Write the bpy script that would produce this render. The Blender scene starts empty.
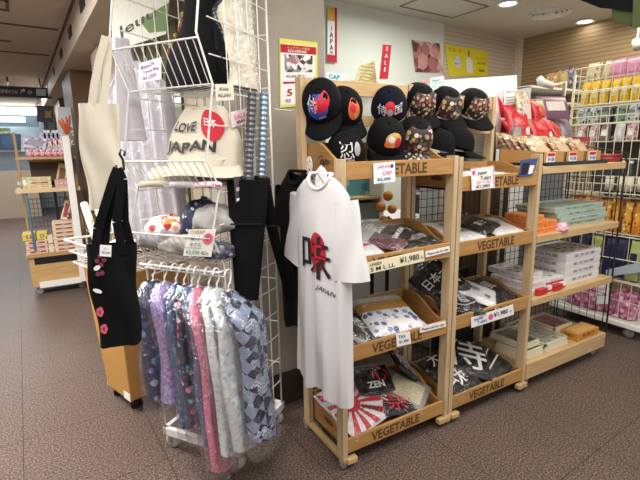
import bpy, math, random
from mathutils import Matrix, Vector
random.seed(7)
R = math.radians
PI = math.pi
SC = bpy.context.scene
COL = SC.collection

# ------------------------------------------------------------------ camera
F, PIT, ROL, YAW, CX, CY, CZ = 438.8176, .2019, -.0185, .5242, -.993, -1.5348, 1.5
fw = Vector((math.sin(YAW)*math.cos(PIT), math.cos(YAW)*math.cos(PIT), -math.sin(PIT)))
rt0 = Vector((math.cos(YAW), -math.sin(YAW), 0)); up0 = rt0.cross(fw)
rt = math.cos(ROL)*rt0 + math.sin(ROL)*up0
up = -math.sin(ROL)*rt0 + math.cos(ROL)*up0
CAMP = Vector((CX, CY, CZ))
cd = bpy.data.cameras.new('camera'); cam = bpy.data.objects.new('camera', cd); COL.objects.link(cam)
cd.sensor_width = 36; cd.lens = F/640*36; cd.clip_start = .02
M = Matrix((rt, up, -fw)).transposed().to_4x4(); M.translation = CAMP
cam.matrix_world = M
SC.camera = cam

def ray(px, py): return fw + rt*((px-320)/F) - up*((py-240)/F)
def at(px, py, ax, v):
    """point seen at a photo pixel, lying on the real plane ax = v"""
    d = ray(px, py); i = 'xyz'.index(ax)
    return CAMP + d*((v-CAMP[i])/d[i])

# wire rack frame: s along its front, t into it
RU = Vector((.587, -.8096, 0)); RV = Vector((.8096, .587, 0)); RO = Vector((-.682, .625, 0))
def rk(s, t, z): return RO + RU*s + RV*t + Vector((0, 0, z))
def rat(px, py, ax, val):
    d = ray(px, py); a = RU if ax == 's' else RV
    k = (val - (CAMP-RO).dot(a))/d.dot(a); P = CAMP + d*k - RO
    return Vector((P.dot(RU), P.dot(RV), P.z))
TH = R(3.8)                      # the building is turned a little against the wooden racks
def B(x, y, z=0): return Vector((x*math.cos(TH)-y*math.sin(TH), x*math.sin(TH)+y*math.cos(TH), z))

# ------------------------------------------------------------------ materials
MATS = {}
def newmat(name):
    m = bpy.data.materials.new(name); m.use_nodes = True
    nt = m.node_tree; bs = nt.nodes['Principled BSDF']
    return m, nt, bs
def s2l(c):
    if isinstance(c, str):
        c = [int(c[i:i+2], 16)/255 for i in (0, 2, 4)]
    return tuple((v/12.92 if v <= .04045 else ((v+.055)/1.055)**2.4) for v in c[:3]) + (1,)
def mat(name, col, rough=.6, metal=0, var=.12, scale=40, bump=0, emit=0, spec=.5, kind='noise', stretch=None):
    """plain surface with a little procedural colour variation and bump"""
    if name in MATS: return MATS[name]
    m, nt, bs = newmat(name); N = nt.nodes; L = nt.links
    c = s2l(col)
    tc = N.new('ShaderNodeTexCoord'); src = tc.outputs['Object']
    if stretch:
        mp = N.new('ShaderNodeMapping'); mp.inputs['Scale'].default_value = stretch; L.new(src, mp.inputs['Vector']); src = mp.outputs['Vector']
    nz = N.new('ShaderNodeTexNoise'); nz.inputs['Scale'].default_value = scale; nz.inputs['Detail'].default_value = 4
    L.new(src, nz.inputs['Vector'])
    mx = N.new('ShaderNodeMix'); mx.data_type = 'RGBA'
    mx.inputs['A'].default_value = tuple(max(0, v*(1-var)) for v in c[:3]) + (1,)
    mx.inputs['B'].default_value = tuple(min(1, v*(1+var)) for v in c[:3]) + (1,)
    L.new(nz.outputs['Fac'], mx.inputs['Factor']); L.new(mx.outputs['Result'], bs.inputs['Base Color'])
    bs.inputs['Roughness'].default_value = rough; bs.inputs['Metallic'].default_value = metal
    bs.inputs['Specular IOR Level'].default_value = spec
    if bump:
        bp = N.new('ShaderNodeBump'); bp.inputs['Strength'].default_value = bump; bp.inputs['Distance'].default_value = .004
        L.new(nz.outputs['Fac'], bp.inputs['Height']); L.new(bp.outputs['Normal'], bs.inputs['Normal'])
    if emit:
        bs.inputs['Emission Color'].default_value = c; bs.inputs['Emission Strength'].default_value = emit
    MATS[name] = m; return m
def wood(name, a, b, axis, rough=.5):
    if name in MATS: return MATS[name]
    m, nt, bs = newmat(name); N = nt.nodes; L = nt.links
    tc = N.new('ShaderNodeTexCoord'); mp = N.new('ShaderNodeMapping')
    sc = [34, 34, 34]; sc['xyz'.index(axis)] = 3
    mp.inputs['Scale'].default_value = sc
    L.new(tc.outputs['Object'], mp.inputs['Vector'])
    nz = N.new('ShaderNodeTexNoise'); nz.inputs['Scale'].default_value = 1.3; nz.inputs['Detail'].default_value = 6; nz.inputs['Distortion'].default_value = .8
    L.new(mp.outputs['Vector'], nz.inputs['Vector'])
    rp = N.new('ShaderNodeValToRGB'); rp.color_ramp.elements[0].position = .3; rp.color_ramp.elements[1].position = .72
    rp.color_ramp.elements[0].color = s2l(a); rp.color_ramp.elements[1].color = s2l(b)
    L.new(nz.outputs['Fac'], rp.inputs['Fac']); L.new(rp.outputs['Color'], bs.inputs['Base Color'])
    bs.inputs['Roughness'].default_value = rough
    bp = N.new('ShaderNodeBump'); bp.inputs['Strength'].default_value = .08; L.new(nz.outputs['Fac'], bp.inputs['Height']); L.new(bp.outputs['Normal'], bs.inputs['Normal'])
    MATS[name] = m; return m
def pattern(name, base, cols, scale=30, thr=.35, rough=.6, kind='voronoi', ring=None):
    """printed cloth: voronoi blossoms of several colours scattered on a base colour"""
    if name in MATS: return MATS[name]
    m, nt, bs = newmat(name); N = nt.nodes; L = nt.links
    tc = N.new('ShaderNodeTexCoord')
    if kind == 'check':
        vo = N.new('ShaderNodeTexChecker'); vo.inputs['Scale'].default_value = scale
        mp = N.new('ShaderNodeMapping'); mp.inputs['Rotation'].default_value = (.6, .5, .8)
        L.new(tc.outputs['Object'], mp.inputs['Vector']); L.new(mp.outputs['Vector'], vo.inputs['Vector'])
        vo.inputs['Color1'].default_value = s2l(base); vo.inputs['Color2'].default_value = s2l(cols[0])
        L.new(vo.outputs['Color'], bs.inputs['Base Color'])
    else:
        vo = N.new('ShaderNodeTexVoronoi'); vo.inputs['Scale'].default_value = scale
        L.new(tc.outputs['Object'], vo.inputs['Vector'])
        sep = N.new('ShaderNodeSeparateColor'); L.new(vo.outputs['Color'], sep.inputs['Color'])
        rp = N.new('ShaderNodeValToRGB'); cr = rp.color_ramp; cr.interpolation = 'CONSTANT'
        while len(cr.elements) < len(cols): cr.elements.new(.5)
        for i, c in enumerate(cols):
            cr.elements[i].position = i/len(cols); cr.elements[i].color = s2l(c)
        L.new(sep.outputs['Red'], rp.inputs['Fac'])
        if kind == 'cells':
            L.new(rp.outputs['Color'], bs.inputs['Base Color'])
        else:
            ms = N.new('ShaderNodeMath'); ms.operation = 'LESS_THAN'; ms.inputs[1].default_value = thr
            L.new(vo.outputs['Distance'], ms.inputs[0])
            fac = ms.outputs[0]
            if ring:
                m2 = N.new('ShaderNodeMath'); m2.operation = 'PINGPONG'; m2.inputs[1].default_value = ring
                L.new(vo.outputs['Distance'], m2.inputs[0])
                m3 = N.new('ShaderNodeMath'); m3.operation = 'GREATER_THAN'; m3.inputs[1].default_value = ring*.4; L.new(m2.outputs[0], m3.inputs[0])
                m4 = N.new('ShaderNodeMath'); m4.operation = 'MULTIPLY'; L.new(m3.outputs[0], m4.inputs[0]); L.new(ms.outputs[0], m4.inputs[1]); fac = m4.outputs[0]
            mx = N.new('ShaderNodeMix'); mx.data_type = 'RGBA'; mx.inputs['A'].default_value = s2l(base)
            L.new(fac, mx.inputs['Factor']); L.new(rp.outputs['Color'], mx.inputs['B']); L.new(mx.outputs['Result'], bs.inputs['Base Color'])
    bs.inputs['Roughness'].default_value = rough
    MATS[name] = m; return m
def film(name, col='ffffff', alpha=.22, rough=.12):
    """clear plastic film: mostly transparent with glossy highlights and wrinkles"""
    if name in MATS: return MATS[name]
    m, nt, bs = newmat(name); N = nt.nodes; L = nt.links
    out = N['Material Output']
    tr = N.new('ShaderNodeBsdfTransparent'); gl = N.new('ShaderNodeBsdfGlossy'); gl.inputs['Roughness'].default_value = rough
    gl.inputs['Color'].default_value = s2l(col)
    tc = N.new('ShaderNodeTexCoord'); nz = N.new('ShaderNodeTexNoise'); nz.inputs['Scale'].default_value = 22; nz.inputs['Detail'].default_value = 3; nz.inputs['Distortion'].default_value = 1.5
    L.new(tc.outputs['Object'], nz.inputs['Vector'])
    bp = N.new('ShaderNodeBump'); bp.inputs['Strength'].default_value = .9; bp.inputs['Distance'].default_value = .02
    L.new(nz.outputs['Fac'], bp.inputs['Height']); L.new(bp.outputs['Normal'], gl.inputs['Normal'])
    lw = N.new('ShaderNodeLayerWeight'); lw.inputs['Blend'].default_value = .25
    L.new(bp.outputs['Normal'], lw.inputs['Normal'])
    ad = N.new('ShaderNodeMath'); ad.operation = 'MULTIPLY_ADD'; ad.inputs[1].default_value = .38; ad.inputs[2].default_value = alpha*.16; ad.use_clamp = True
    L.new(lw.outputs['Facing'], ad.inputs[0])
    mx = N.new('ShaderNodeMixShader'); L.new(ad.outputs[0], mx.inputs['Fac']); L.new(tr.outputs[0], mx.inputs[1]); L.new(gl.outputs[0], mx.inputs[2])
    L.new(mx.outputs[0], out.inputs['Surface'])
    MATS[name] = m; return m

# ------------------------------------------------------------------ mesh builder
def frame(o, ex, ez=None, ey=None):
    """4x4 frame: local x along ex, local z along ez (or y along ey)"""
    x = Vector(ex).normalized()
    if ez is not None:
        z = Vector(ez); z = (z - x*z.dot(x)).normalized(); y = z.cross(x)
    else:
        y = Vector(ey); y = (y - x*y.dot(x)).normalized(); z = x.cross(y)
    m = Matrix((x, y, z)).transposed().to_4x4(); m.translation = Vector(o); return m
def TR(x, y, z, rz=0, rx=0, ry=0):
    return Matrix.Translation((x, y, z)) @ Matrix.Rotation(rz, 4, 'Z') @ Matrix.Rotation(ry, 4, 'Y') @ Matrix.Rotation(rx, 4, 'X')
I4 = Matrix.Identity(4)
class MB:
    def __init__(s): s.v = []; s.f = []; s.m = []
    def add(s, vs, fs, m=0, X=None):
        b = len(s.v)
        s.v += [tuple(X @ Vector(v)) if X is not None else tuple(v) for v in vs]
        s.f += [tuple(b+i for i in f) for f in fs]; s.m += [m]*len(fs); return s
    def box(s, x0, x1, y0, y1, z0, z1, m=0, X=None):
        vs = [(x, y, z) for z in (z0, z1) for y in (y0, y1) for x in (x0, x1)]
        return s.add(vs, [(0, 2, 3, 1), (4, 5, 7, 6), (0, 1, 5, 4), (2, 6, 7, 3), (0, 4, 6, 2), (1, 3, 7, 5)], m, X)
    def tube(s, pts, r, n=6, m=0, X=None, closed=False, caps=True):
        P = [Vector(p) for p in pts]; k = len(P); rs = r if isinstance(r, (list, tuple)) else [r]*k
        vs = []; prev = None
        for i in range(k):
            if closed: d = P[(i+1) % k] - P[i-1]
            else: d = P[min(i+1, k-1)] - P[max(i-1, 0)]
            if d.length < 1e-9: d = Vector((0, 0, 1))
            d.normalize()
            if prev is None:
                a = Vector((0, 0, 1)) if abs(d.z) < .9 else Vector((1, 0, 0)); a = (a - d*a.dot(d)).normalized()
            else:
                a = prev - d*prev.dot(d)
                a = a.normalized() if a.length > 1e-6 else d.orthogonal().normalized()
            prev = a; b = d.cross(a)
            for j in range(n):
                t = 2*PI*j/n; vs.append(P[i] + (a*math.cos(t) + b*math.sin(t))*rs[i])
        fs = []
        for i in range(k if closed else k-1):
            for j in range(n):
                i2 = (i+1) % k; j2 = (j+1) % n
                fs.append((i*n+j, i*n+j2, i2*n+j2, i2*n+j))
        if caps and not closed: fs += [tuple(range(n-1, -1, -1)), tuple((k-1)*n+j for j in range(n))]
        return s.add(vs, fs, m, X)
    def lathe(s, prof, n=20, m=0, X=None, a0=0, a1=2*PI):
        full = abs(a1-a0-2*PI) < 1e-6; c = n if full else n+1; vs = []; fs = []
        for r_, z in prof:
            for j in range(c):
                t = a0+(a1-a0)*j/n; vs.append((r_*math.cos(t), r_*math.sin(t), z))
        for i in range(len(prof)-1):
            for j in range(n):
                j2 = (j+1) % c; fs.append((i*c+j, i*c+j2, (i+1)*c+j2, (i+1)*c+j))
        if full and prof[0][0] > 1e-5: fs.append(tuple(range(c-1, -1, -1)))
        if full and prof[-1][0] > 1e-5: fs.append(tuple((len(prof)-1)*c+j for j in range(c)))
        return s.add(vs, fs, m, X)
    def grid(s, fn, nu, nv, m=0, X=None, cu=False, mf=None):
        vs = []; fs = []; c = nu if cu else nu+1; ms = []
        for j in range(nv+1):
            for i in range(c): vs.append(fn(i/nu, j/nv))
        for j in range(nv):
            for i in range(nu):
                i2 = (i+1) % c; fs.append((j*c+i, j*c+i2, (j+1)*c+i2, (j+1)*c+i)); ms.append(mf(i, j) if mf else m)
        s.add(vs, fs, m, X); s.m[-len(fs):] = ms; return s
    def prism(s, poly, z0, z1, m=0, X=None):
        n = len(poly); vs = [(p[0], p[1], z0) for p in poly] + [(p[0], p[1], z1) for p in poly]
        fs = [tuple(range(n-1, -1, -1)), tuple(range(n, 2*n))] + [(i, (i+1) % n, n+(i+1) % n, n+i) for i in range(n)]
        return s.add(vs, fs, m, X)
    def disk(s, x, y, z, r, n=14, m=0, X=None, ry=None):
        return s.add([(x+r*math.cos(2*PI*i/n), y+(ry or r)*math.sin(2*PI*i/n), z) for i in range(n)], [tuple(range(n))], m, X)
    def quad(s, a, b, c, d, m=0, X=None): return s.add([a, b, c, d], [(0, 1, 2, 3)], m, X)
    def text(s, body, x, y, z, size, m=0, X=None, wid=None, rot=0, warp=None, bold=0, shear=0):
        """flat lettering centred on (x, y); wid squeezes it to that width"""
        tv, tf = glyphs(body, bold)
        if not tv: return s
        x0 = min(v[0] for v in tv); x1 = max(v[0] for v in tv); y0 = min(v[1] for v in tv); y1 = max(v[1] for v in tv)
        k = size/(y1-y0); kx = (wid/(x1-x0)) if wid else k; c, q = math.cos(rot), math.sin(rot); vs = []
        for a, b in tv:
            a2 = (a-(x0+x1)/2)*kx; b2 = (b-(y0+y1)/2)*k; a2 += shear*b2
            p = (x+a2*c-b2*q, y+a2*q+b2*c, z); vs.append(warp(*p) if warp else p)
        return s.add(vs, tf, m, X)
    def build(s, name, mats, parent=None, smooth=False, bevel=0, local=False, solid=0, pivot=None):
        me = bpy.data.meshes.new(name)
        if not isinstance(mats, (list, tuple)): mats = [mats]
        o = bpy.data.objects.new(name, me); COL.objects.link(o)
        if parent is not None:
            o.parent = parent
            X = I4 if local else world(parent).inverted()
            vs = [X @ Vector(v) for v in s.v]
        else:
            if pivot is None:
                xs = [v[0] for v in s.v]; ys = [v[1] for v in s.v]; zs = [v[2] for v in s.v]
                pivot = Vector(((min(xs)+max(xs))/2, (min(ys)+max(ys))/2, min(zs)))
            vs = [Vector(v)-Vector(pivot) for v in s.v]; o.location = pivot
        me.from_pydata(vs, [], s.f)
        for a in mats: me.materials.append(a)
        me.polygons.foreach_set('material_index', s.m)
        if smooth: me.polygons.foreach_set('use_smooth', [True]*len(me.polygons))
        me.update()
        if solid:
            md = o.modifiers.new('solid', 'SOLIDIFY'); md.thickness = solid; md.offset = 0
        if bevel:
            md = o.modifiers.new('bevel', 'BEVEL'); md.width = bevel; md.segments = 2; md.limit_method = 'ANGLE'
        return o
def world(o):
    m = Matrix.LocRotScale(o.location, o.rotation_euler, o.scale)
    return world(o.parent) @ m if o.parent else m
_G = {}
def glyphs(body, bold=0):
    if any(ord(c) > 0x2E80 for c in body): bold = min(bold, .004)
    if (body, bold) in _G: return _G[body, bold]
    cu = bpy.data.curves.new('t', 'FONT'); cu.body = body; cu.resolution_u = 2; cu.offset = bold
    o = bpy.data.objects.new('t', cu); COL.objects.link(o)
    dg = bpy.context.evaluated_depsgraph_get(); dg.update()
    ev = o.evaluated_get(dg); me = ev.to_mesh()
    r_ = ([(v.co.x, v.co.y) for v in me.vertices], [tuple(p.vertices) for p in me.polygons])
    ev.to_mesh_clear(); bpy.data.objects.remove(o); bpy.data.curves.remove(cu)
    _G[body, bold] = r_; return r_
def tag(o, label=None, cat=None, group=None, kind=None):
    for k, v in (('label', label), ('category', cat), ('group', group), ('kind', kind)):
        if v: o[k] = v
    return o
def empty(name, loc, label, cat, group=None, rz=0):
    o = bpy.data.objects.new(name, None); COL.objects.link(o); o.location = loc; o.rotation_euler = (0, 0, rz)
    o.empty_display_size = .05
    return tag(o, label, cat, group)
def setm(o, X): o.location = X.to_translation(); o.rotation_euler = X.to_euler()
def dup(o, X=None, label=None, group=None, mats=None):
    """copy a thing with its parts and their sub-parts"""
    c = o.copy(); COL.objects.link(c)
    for ch in list(o.children):
        d = ch.copy(); COL.objects.link(d); d.parent = c
        for g in list(ch.children):
            e = g.copy(); COL.objects.link(e); e.parent = d
    if X is not None: setm(c, X)
    if label: c['label'] = label
    if group: c['group'] = group
    return c
ORD = ['first', 'second', 'third', 'fourth', 'fifth', 'sixth', 'seventh', 'eighth', 'ninth', 'tenth', 'eleventh', 'twelfth', 'thirteenth', 'fourteenth', 'fifteenth']
def structure(o): o['kind'] = 'structure'; return o

# common materials
WHITE = mat('white_paper', 'f2efee', .7, var=.03)
INK = mat('black_ink', '15141a', .7, var=.1)
REDINK = mat('red_ink', 'c01830', .6, var=.08)
PINKINK = mat('pink_ink', 'e0607e', .6, var=.08)
BLUEINK = mat('blue_ink', '2a4a9a', .6, var=.08)
TEALINK = mat('teal_ink', '2a9a94', .6, var=.08)
WIREW = mat('white_wire', 'e2e0dc', .35, var=.04)
WIREC = mat('cream_wire', 'd8d2bd', .4, var=.05)
WIREK = mat('black_wire', '1a1a1c', .4, var=.1)
BLACKC = mat('black_cloth', '08080b', .9, spec=.2, var=.25, scale=120, bump=.15)
NAVYC = mat('navy_cloth', '0a0d1c', .9, spec=.2, var=.2, scale=120, bump=.15)
WHITEC = mat('white_cloth', 'd6d4d6', .85, var=.04, scale=200, bump=.1)
CREAMC = mat('cream_canvas', 'cac2b0', .9, var=.06, scale=200, bump=.2)
PINEX = wood('pine_x', 'bb9766', 'd3b688', 'x'); PINEZ = wood('pine_z', 'b39872', 'cfb894', 'z'); PINEY = wood('pine_y', 'ab8860', 'c7aa7e', 'y')
CRATEX = wood('crate_x', 'a1743e', 'c0945a', 'x'); CRATEY = wood('crate_y', '8f6534', 'ad824a', 'y')
STENCIL = mat('stencil_ink', '573818', .7)
FILM = film('clear_film'); FILMD = film('cloudy_film', 'e8ecf0', .5, .3)
CARD = mat('cardboard', 'b98a52', .8, var=.08, scale=60)
GREYP = mat('grey_plastic', '9a9a9c', .4); CHROME = mat('chrome', 'c8c8cc', .18, metal=1, var=.02)
BLACKP = mat('black_plastic', '121214', .35)
RUBBER = mat('grey_rubber', '8c8a88', .6)
# ================================================================== setting
def floor_mat():
    m, nt, bs = newmat('granite_floor'); N = nt.nodes; L = nt.links
    tc = N.new('ShaderNodeTexCoord'); sep = N.new('ShaderNodeSeparateXYZ'); L.new(tc.outputs['Object'], sep.inputs[0])
    def mth(op, a, b=None, c=None):
        n = N.new('ShaderNodeMath'); n.operation = op
        for i, q in enumerate((a, b, c)):
            if q is None: continue
            if isinstance(q, (int, float)): n.inputs[i].default_value = q
            else: L.new(q, n.inputs[i])
        return n.outputs[0]
    dx = mth('PINGPONG', mth('ADD', sep.outputs['X'], 1.264+6), .3)
    dy = mth('PINGPONG', mth('ADD', sep.outputs['Y'], .618+6), .3)
    g = mth('LESS_THAN', mth('MINIMUM', dx, dy), .0022)
    nz = N.new('ShaderNodeTexNoise'); nz.inputs['Scale'].default_value = 120; nz.inputs['Detail'].default_value = 4; L.new(tc.outputs['Object'], nz.inputs['Vector'])
    rp = N.new('ShaderNodeValToRGB'); cr = rp.color_ramp
    cr.elements[0].position = .37; cr.elements[0].color = s2l('362b26'); cr.elements[1].position = .66; cr.elements[1].color = s2l('8f7c73')
    e = cr.elements.new(.5); e.color = s2l('5e4f48')
    L.new(nz.outputs['Fac'], rp.inputs['Fac'])
    n2 = N.new('ShaderNodeTexNoise'); n2.inputs['Scale'].default_value = 1.7; n2.inputs['Detail'].default_value = 5; L.new(tc.outputs['Object'], n2.inputs['Vector'])
    r2 = N.new('ShaderNodeMapRange'); r2.inputs['To Min'].default_value = .82; r2.inputs['To Max'].default_value = 1.12; L.new(n2.outputs['Fac'], r2.inputs['Value'])
    mu = N.new('ShaderNodeMix'); mu.data_type = 'RGBA'; mu.blend_type = 'MULTIPLY'; mu.inputs['Factor'].default_value = 1
    L.new(rp.outputs['Color'], mu.inputs['A']); L.new(r2.outputs[0], mu.inputs['B'])
    mx = N.new('ShaderNodeMix'); mx.data_type = 'RGBA'; L.new(g, mx.inputs['Factor']); L.new(mu.outputs['Result'], mx.inputs['A']); mx.inputs['B'].default_value = s2l('362b27')
    L.new(mx.outputs['Result'], bs.inputs['Base Color'])
    bs.inputs['Roughness'].default_value = .45; bs.inputs['Specular IOR Level'].default_value = .25
    return m
fl = MB().add([(-7, -5, 0), (8, -5, 0), (8, 16, 0), (-7, 16, 0)], [(0, 1, 2, 3)]).build('floor', floor_mat(), pivot=(0, 0, 0)); fl.rotation_euler.z = TH; structure(fl)
def bbox(name, x0, x1, y0, y1, z0, z1, m, **k):
    o = MB().box(x0, x1, y0, y1, z0, z1).build(name, m, pivot=(0, 0, 0), **k); o.rotation_euler.z = TH; return structure(o)
def slats(name, a, b, axis):
    """wall covering of narrow horizontal boards"""
    m, nt, bs = newmat(name); N = nt.nodes; L = nt.links
    tc = N.new('ShaderNodeTexCoord'); sep = N.new('ShaderNodeSeparateXYZ'); L.new(tc.outputs['Object'], sep.inputs[0])
    w = N.new('ShaderNodeMath'); w.operation = 'PINGPONG'; w.inputs[1].default_value = .02; L.new(sep.outputs['Z'], w.inputs[0])
    mr = N.new('ShaderNodeMapRange'); mr.inputs['From Min'].default_value = .0; mr.inputs['From Max'].default_value = .008; L.new(w.outputs[0], mr.inputs['Value'])
    mx = N.new('ShaderNodeMix'); mx.data_type = 'RGBA'; mx.inputs['A'].default_value = s2l(a); mx.inputs['B'].default_value = s2l(b)
    L.new(mr.outputs[0], mx.inputs['Factor']); L.new(mx.outputs['Result'], bs.inputs['Base Color']); bs.inputs['Roughness'].default_value = .5
    bp = N.new('ShaderNodeBump'); bp.inputs['Strength'].default_value = .5; L.new(mr.outputs[0], bp.inputs['Height']); L.new(bp.outputs['Normal'], bs.inputs['Normal'])
    return m
M_CEIL = mat('ceiling_paint', 'cfcac2', .8, var=.03, scale=6)
M_CEILC = mat('corridor_ceiling_paint', 'cfc2b2', .8, var=.04, scale=6)
M_WALL = mat('pale_wall', 'd3d6cd', .8, var=.02, scale=4)
M_STONE = mat('pillar_stone', 'a39a8d', .75, var=.14, scale=9, bump=.15)
M_DARKB = mat('dark_base', '37302c', .6)
M_SLAT = slats('slat_wall', '7d6850', 'a8906f', 'x'); M_SLATB = slats('slat_wall_back', 'a8998a', 'c2b4a4', 'x')
M_FASCIA = mat('fascia_panel', 'c9bcab', .6, var=.06, scale=8)
M_BROWNP = mat('brown_panel', '6b5138', .5, var=.1, scale=6)
H = 2.7
bbox('ceiling', -.57, 6, -1.0, 2.4, H, H+.1, M_CEIL)
bbox('ceiling', -6, -.57, -1.0, 15, H, H+.1, M_CEILC)
WB = 1.70                                    # shop's back wall, building y
bbox('wall_back', .35, 2.55, WB, WB+.1, 0, H, M_WALL)
bbox('wall_back', 2.55, 3.82, WB, WB+.1, 0, H, M_SLATB)
bbox('wall_right', 3.82, 3.92, -1.0, WB+.1, 0, H, M_SLAT)
bbox('trim_1', 3.76, 3.82, WB-.06, WB, 0, H, mat('corner_post', 'd8cdbb', .5))
bbox('pillar', -.12, .39, .66, 1.2, .2, H, M_STONE, bevel=.012)
bbox('baseboard_pillar', -.13, .40, .65, 1.21, 0, .2, M_DARKB)
# corridor side
bbox('beam', -.57, -.3, 1.25, 13.5, 2.42, H, M_FASCIA)
bbox('wall_left', -.12, -.02, 1.3, 13.5, 0, H, mat('shop_front_stone', '9a8f78', .5, var=.12, scale=5))
bbox('wall_back', -.12, .35, 1.2, 1.3, 0, H, M_STONE)
for i, (y0, y1) in enumerate(((2.9, 3.3), (4.3, 5.3), (7.2, 8.3))): bbox('pillar', -.42-.09*(i == 1), -.12, y0, y1, 0, 2.42, M_BROWNP if i else M_FASCIA)
for y in (2.2, 3.1, 4.1, 5.3, 6.8): bbox('vent', -.58, -.565, y, y+.22, 2.52, 2.6, mat('vent_black', '2a2420', .6))
bbox('trim_2', -.585, -.565, 1.25, 13.5, H-.02, H, mat('trim_dark', '5a4c42', .6))
MT = mat('ceiling_groove', '6b5d52', .7)
for i, (x0, x1, y0, y1) in enumerate(((-2.3, -.62, 3.75, 3.77), (-2.4, -1.0, 3.0, 3.02), (-2.4, -1.0, 3.28, 3.3), (-2.6, -.62, 5.1, 5.12), (-1.02, -1.0, 3.0, 3.3), (-2.6, -1.0, 4.5, 4.52))):
    bbox('trim_%d' % (3+i), x0, x1, y0, y1, H-.012, H+.002, MT)
bbox('wall_far', -6, -.1, 13.5, 13.6, 0, H, mat('far_wall', 'b9c2c8', .6, var=.1, scale=2))
bbox('wall_corridor', -6.1, -6, -1, 13.6, 0, H, mat('far_side_wall', 'b4aaa0', .7))

EMW = mat('lamp_white', 'fff6e6', emit=14); EMC = mat('light_cool', 'f0f6ff', emit=5)
WHP = mat('white_plastic', 'eceae6', .4, var=.02)
def downlight(px, py, label):
    P = at(px, py, 'z', H)
    e = empty('ceiling_downlight', P, label, 'ceiling light', 'round downlights in the shop ceiling')
    MB().lathe([(.075, 0), (.1, -.004), (.1, -.012), (.07, -.012), (.065, -.002)], 24, X=Matrix.Translation(P)).build('rim', WHP, e, smooth=True)
    MB().disk(0, 0, -.004, .066, 20, X=Matrix.Translation(P) @ Matrix.Rotation(PI, 4, 'X') @ Matrix.Translation((0, 0, .008))).build('lamp', EMW, e)
downlight(508, 3, 'bright round downlight in the ceiling above the yellow poster')
downlight(585, 21, 'bright round downlight in the ceiling above the yellow snack packs')
P = at(550, 13, 'z', H); v = empty('air_vent', P, 'round white ceiling air diffuser between the two downlights', 'air vent')
b = MB()
for r_ in (.15, .11, .07): b.lathe([(r_, -.002), (r_+.025, -.014), (r_+.028, -.014), (r_+.03, -.002)], 24, X=Matrix.Translation(P))
b.build('louver_rings', WHP, v, smooth=True); MB().lathe([(.0, -.016), (.05, -.014), (.05, 0)], 16, X=Matrix.Translation(P)).build('centre_cap', WHP, v, smooth=True)
P = B(2.12, 1.33, H); hx = MB()
for a in ((-.34, .34, -.2, -.19), (-.34, .34, .19, .2), (-.34, -.33, -.2, .2), (.33, .34, -.2, .2)): hx.box(a[0], a[1], a[2], a[3], -.008, 0, X=Matrix.Translation(P) @ Matrix.Rotation(TH, 4, 'Z'))
hx.build('ceiling_hatch', mat('hatch_line', '8d877f', .6)); tag(COL.objects[-1], 'thin square outline of an access hatch in the shop ceiling', 'ceiling hatch')

# ================================================================== lights
def area(name, loc, size, power, col, rot=(0, 0, 0), sy=None):
    l = bpy.data.lights.new(name, 'AREA'); l.energy = power; l.color = col; l.size = size
    if sy: l.shape = 'RECTANGLE'; l.size_y = sy
    o = bpy.data.objects.new(name, l); COL.objects.link(o); o.location = loc; o.rotation_euler = rot; return o
area('shop_light', (1.3, -.7, 2.62), 1.6, 36, (1, .95, .87))
area('rack_light', (-.7, -.9, 2.62), 1.4, 40, (1, .96, .9))
area('wall_wash', (1.5, 1.0, 2.62), .5, 15, (.97, 1, .95), sy=.5)
area('right_light', (3.1, .5, 2.6), .8, 13, (1, .88, .7))
area('corridor_light', (-2.2, 1.6, 2.62), 1.6, 150, (1, .96, .92))
area('corridor_light', (-2.2, 8.0, 2.62), 2.0, 110, (.97, .98, 1))
area('far_light', (-2.2, 11.5, 2.62), 2.0, 60, (.95, .98, 1))
w = bpy.data.worlds.new('world'); SC.world = w; w.use_nodes = True
w.node_tree.nodes['Background'].inputs['Color'].default_value = (1, .97, .94, 1); w.node_tree.nodes['Background'].inputs['Strength'].default_value = .6
SC.view_settings.view_transform = 'Standard'; SC.view_settings.exposure = .28

# ================================================================== wooden racks and crates
PD = .056
def post(px0, px1, y0, z1, name='post'):
    return lambda par: MB().box(px0, px1, y0, y0+PD, .055, z1).build(name, PINEZ, par, bevel=.002)
def caster(par, x, y, z1=.055, r=.022, name='caster'):
    b = MB(); b.lathe([(r, -.01), (r+.002, 0), (r, .01)], 14, X=Matrix.Translation((x, y, r+.003)) @ Matrix.Rotation(PI/2, 4, 'X'))
    b.box(x-.018, x+.018, y-.014, y+.014, z1-.012, z1); b.box(x-.012, x+.012, y-.016, y-.012, r, z1-.01); b.box(x-.012, x+.012, y+.012, y+.016, r, z1-.01)
    return b.build(name, RUBBER, par, smooth=False)
def rack(x0, x1, zf, zr, label):
    e = empty('display_rack', (x0, 0, 0), label, 'display rack', 'stepped pine display racks')
    for (a, b_) in ((x0, x0+.027), (x1-.027, x1)):
        post(a, b_, 0, zf)(e); post(a, b_, .336, zr)(e)
        MB().box(a-.001, b_+.001, -.004, .40, .04, .062).build('foot_rail', PINEY, e, bevel=.002)
        caster(e, (a+b_)/2, .02, .04, .017); caster(e, (a+b_)/2, .37, .04, .017)
    MB().box(x0+.02, x0+.075, -.012, .02, .03, .058).build('foot_block', PINEX, e, bevel=.003); MB().box(x1-.07, x1+.012, -.012, .02, .03, .058).build('foot_block', PINEX, e, bevel=.003)
    MB().box(x0+.027, x1-.027, .345, .362, zr-.075, zr-.005).build('hat_rail', PINEX, e, bevel=.002)
    MB().box(x0+.027, x1-.027, .345, .362, zr-.22, zr-.17).build('lower_rail', PINEX, e, bevel=.002)
    return e
RA = rack(0, .683, 1.462, 1.835, 'stepped pine display rack holding black caps and folded shirts, beside the white shirt')
RB = rack(.69, 1.352, 1.455, 1.80, 'second stepped pine display rack, with floral caps on its upper rail')
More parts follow.
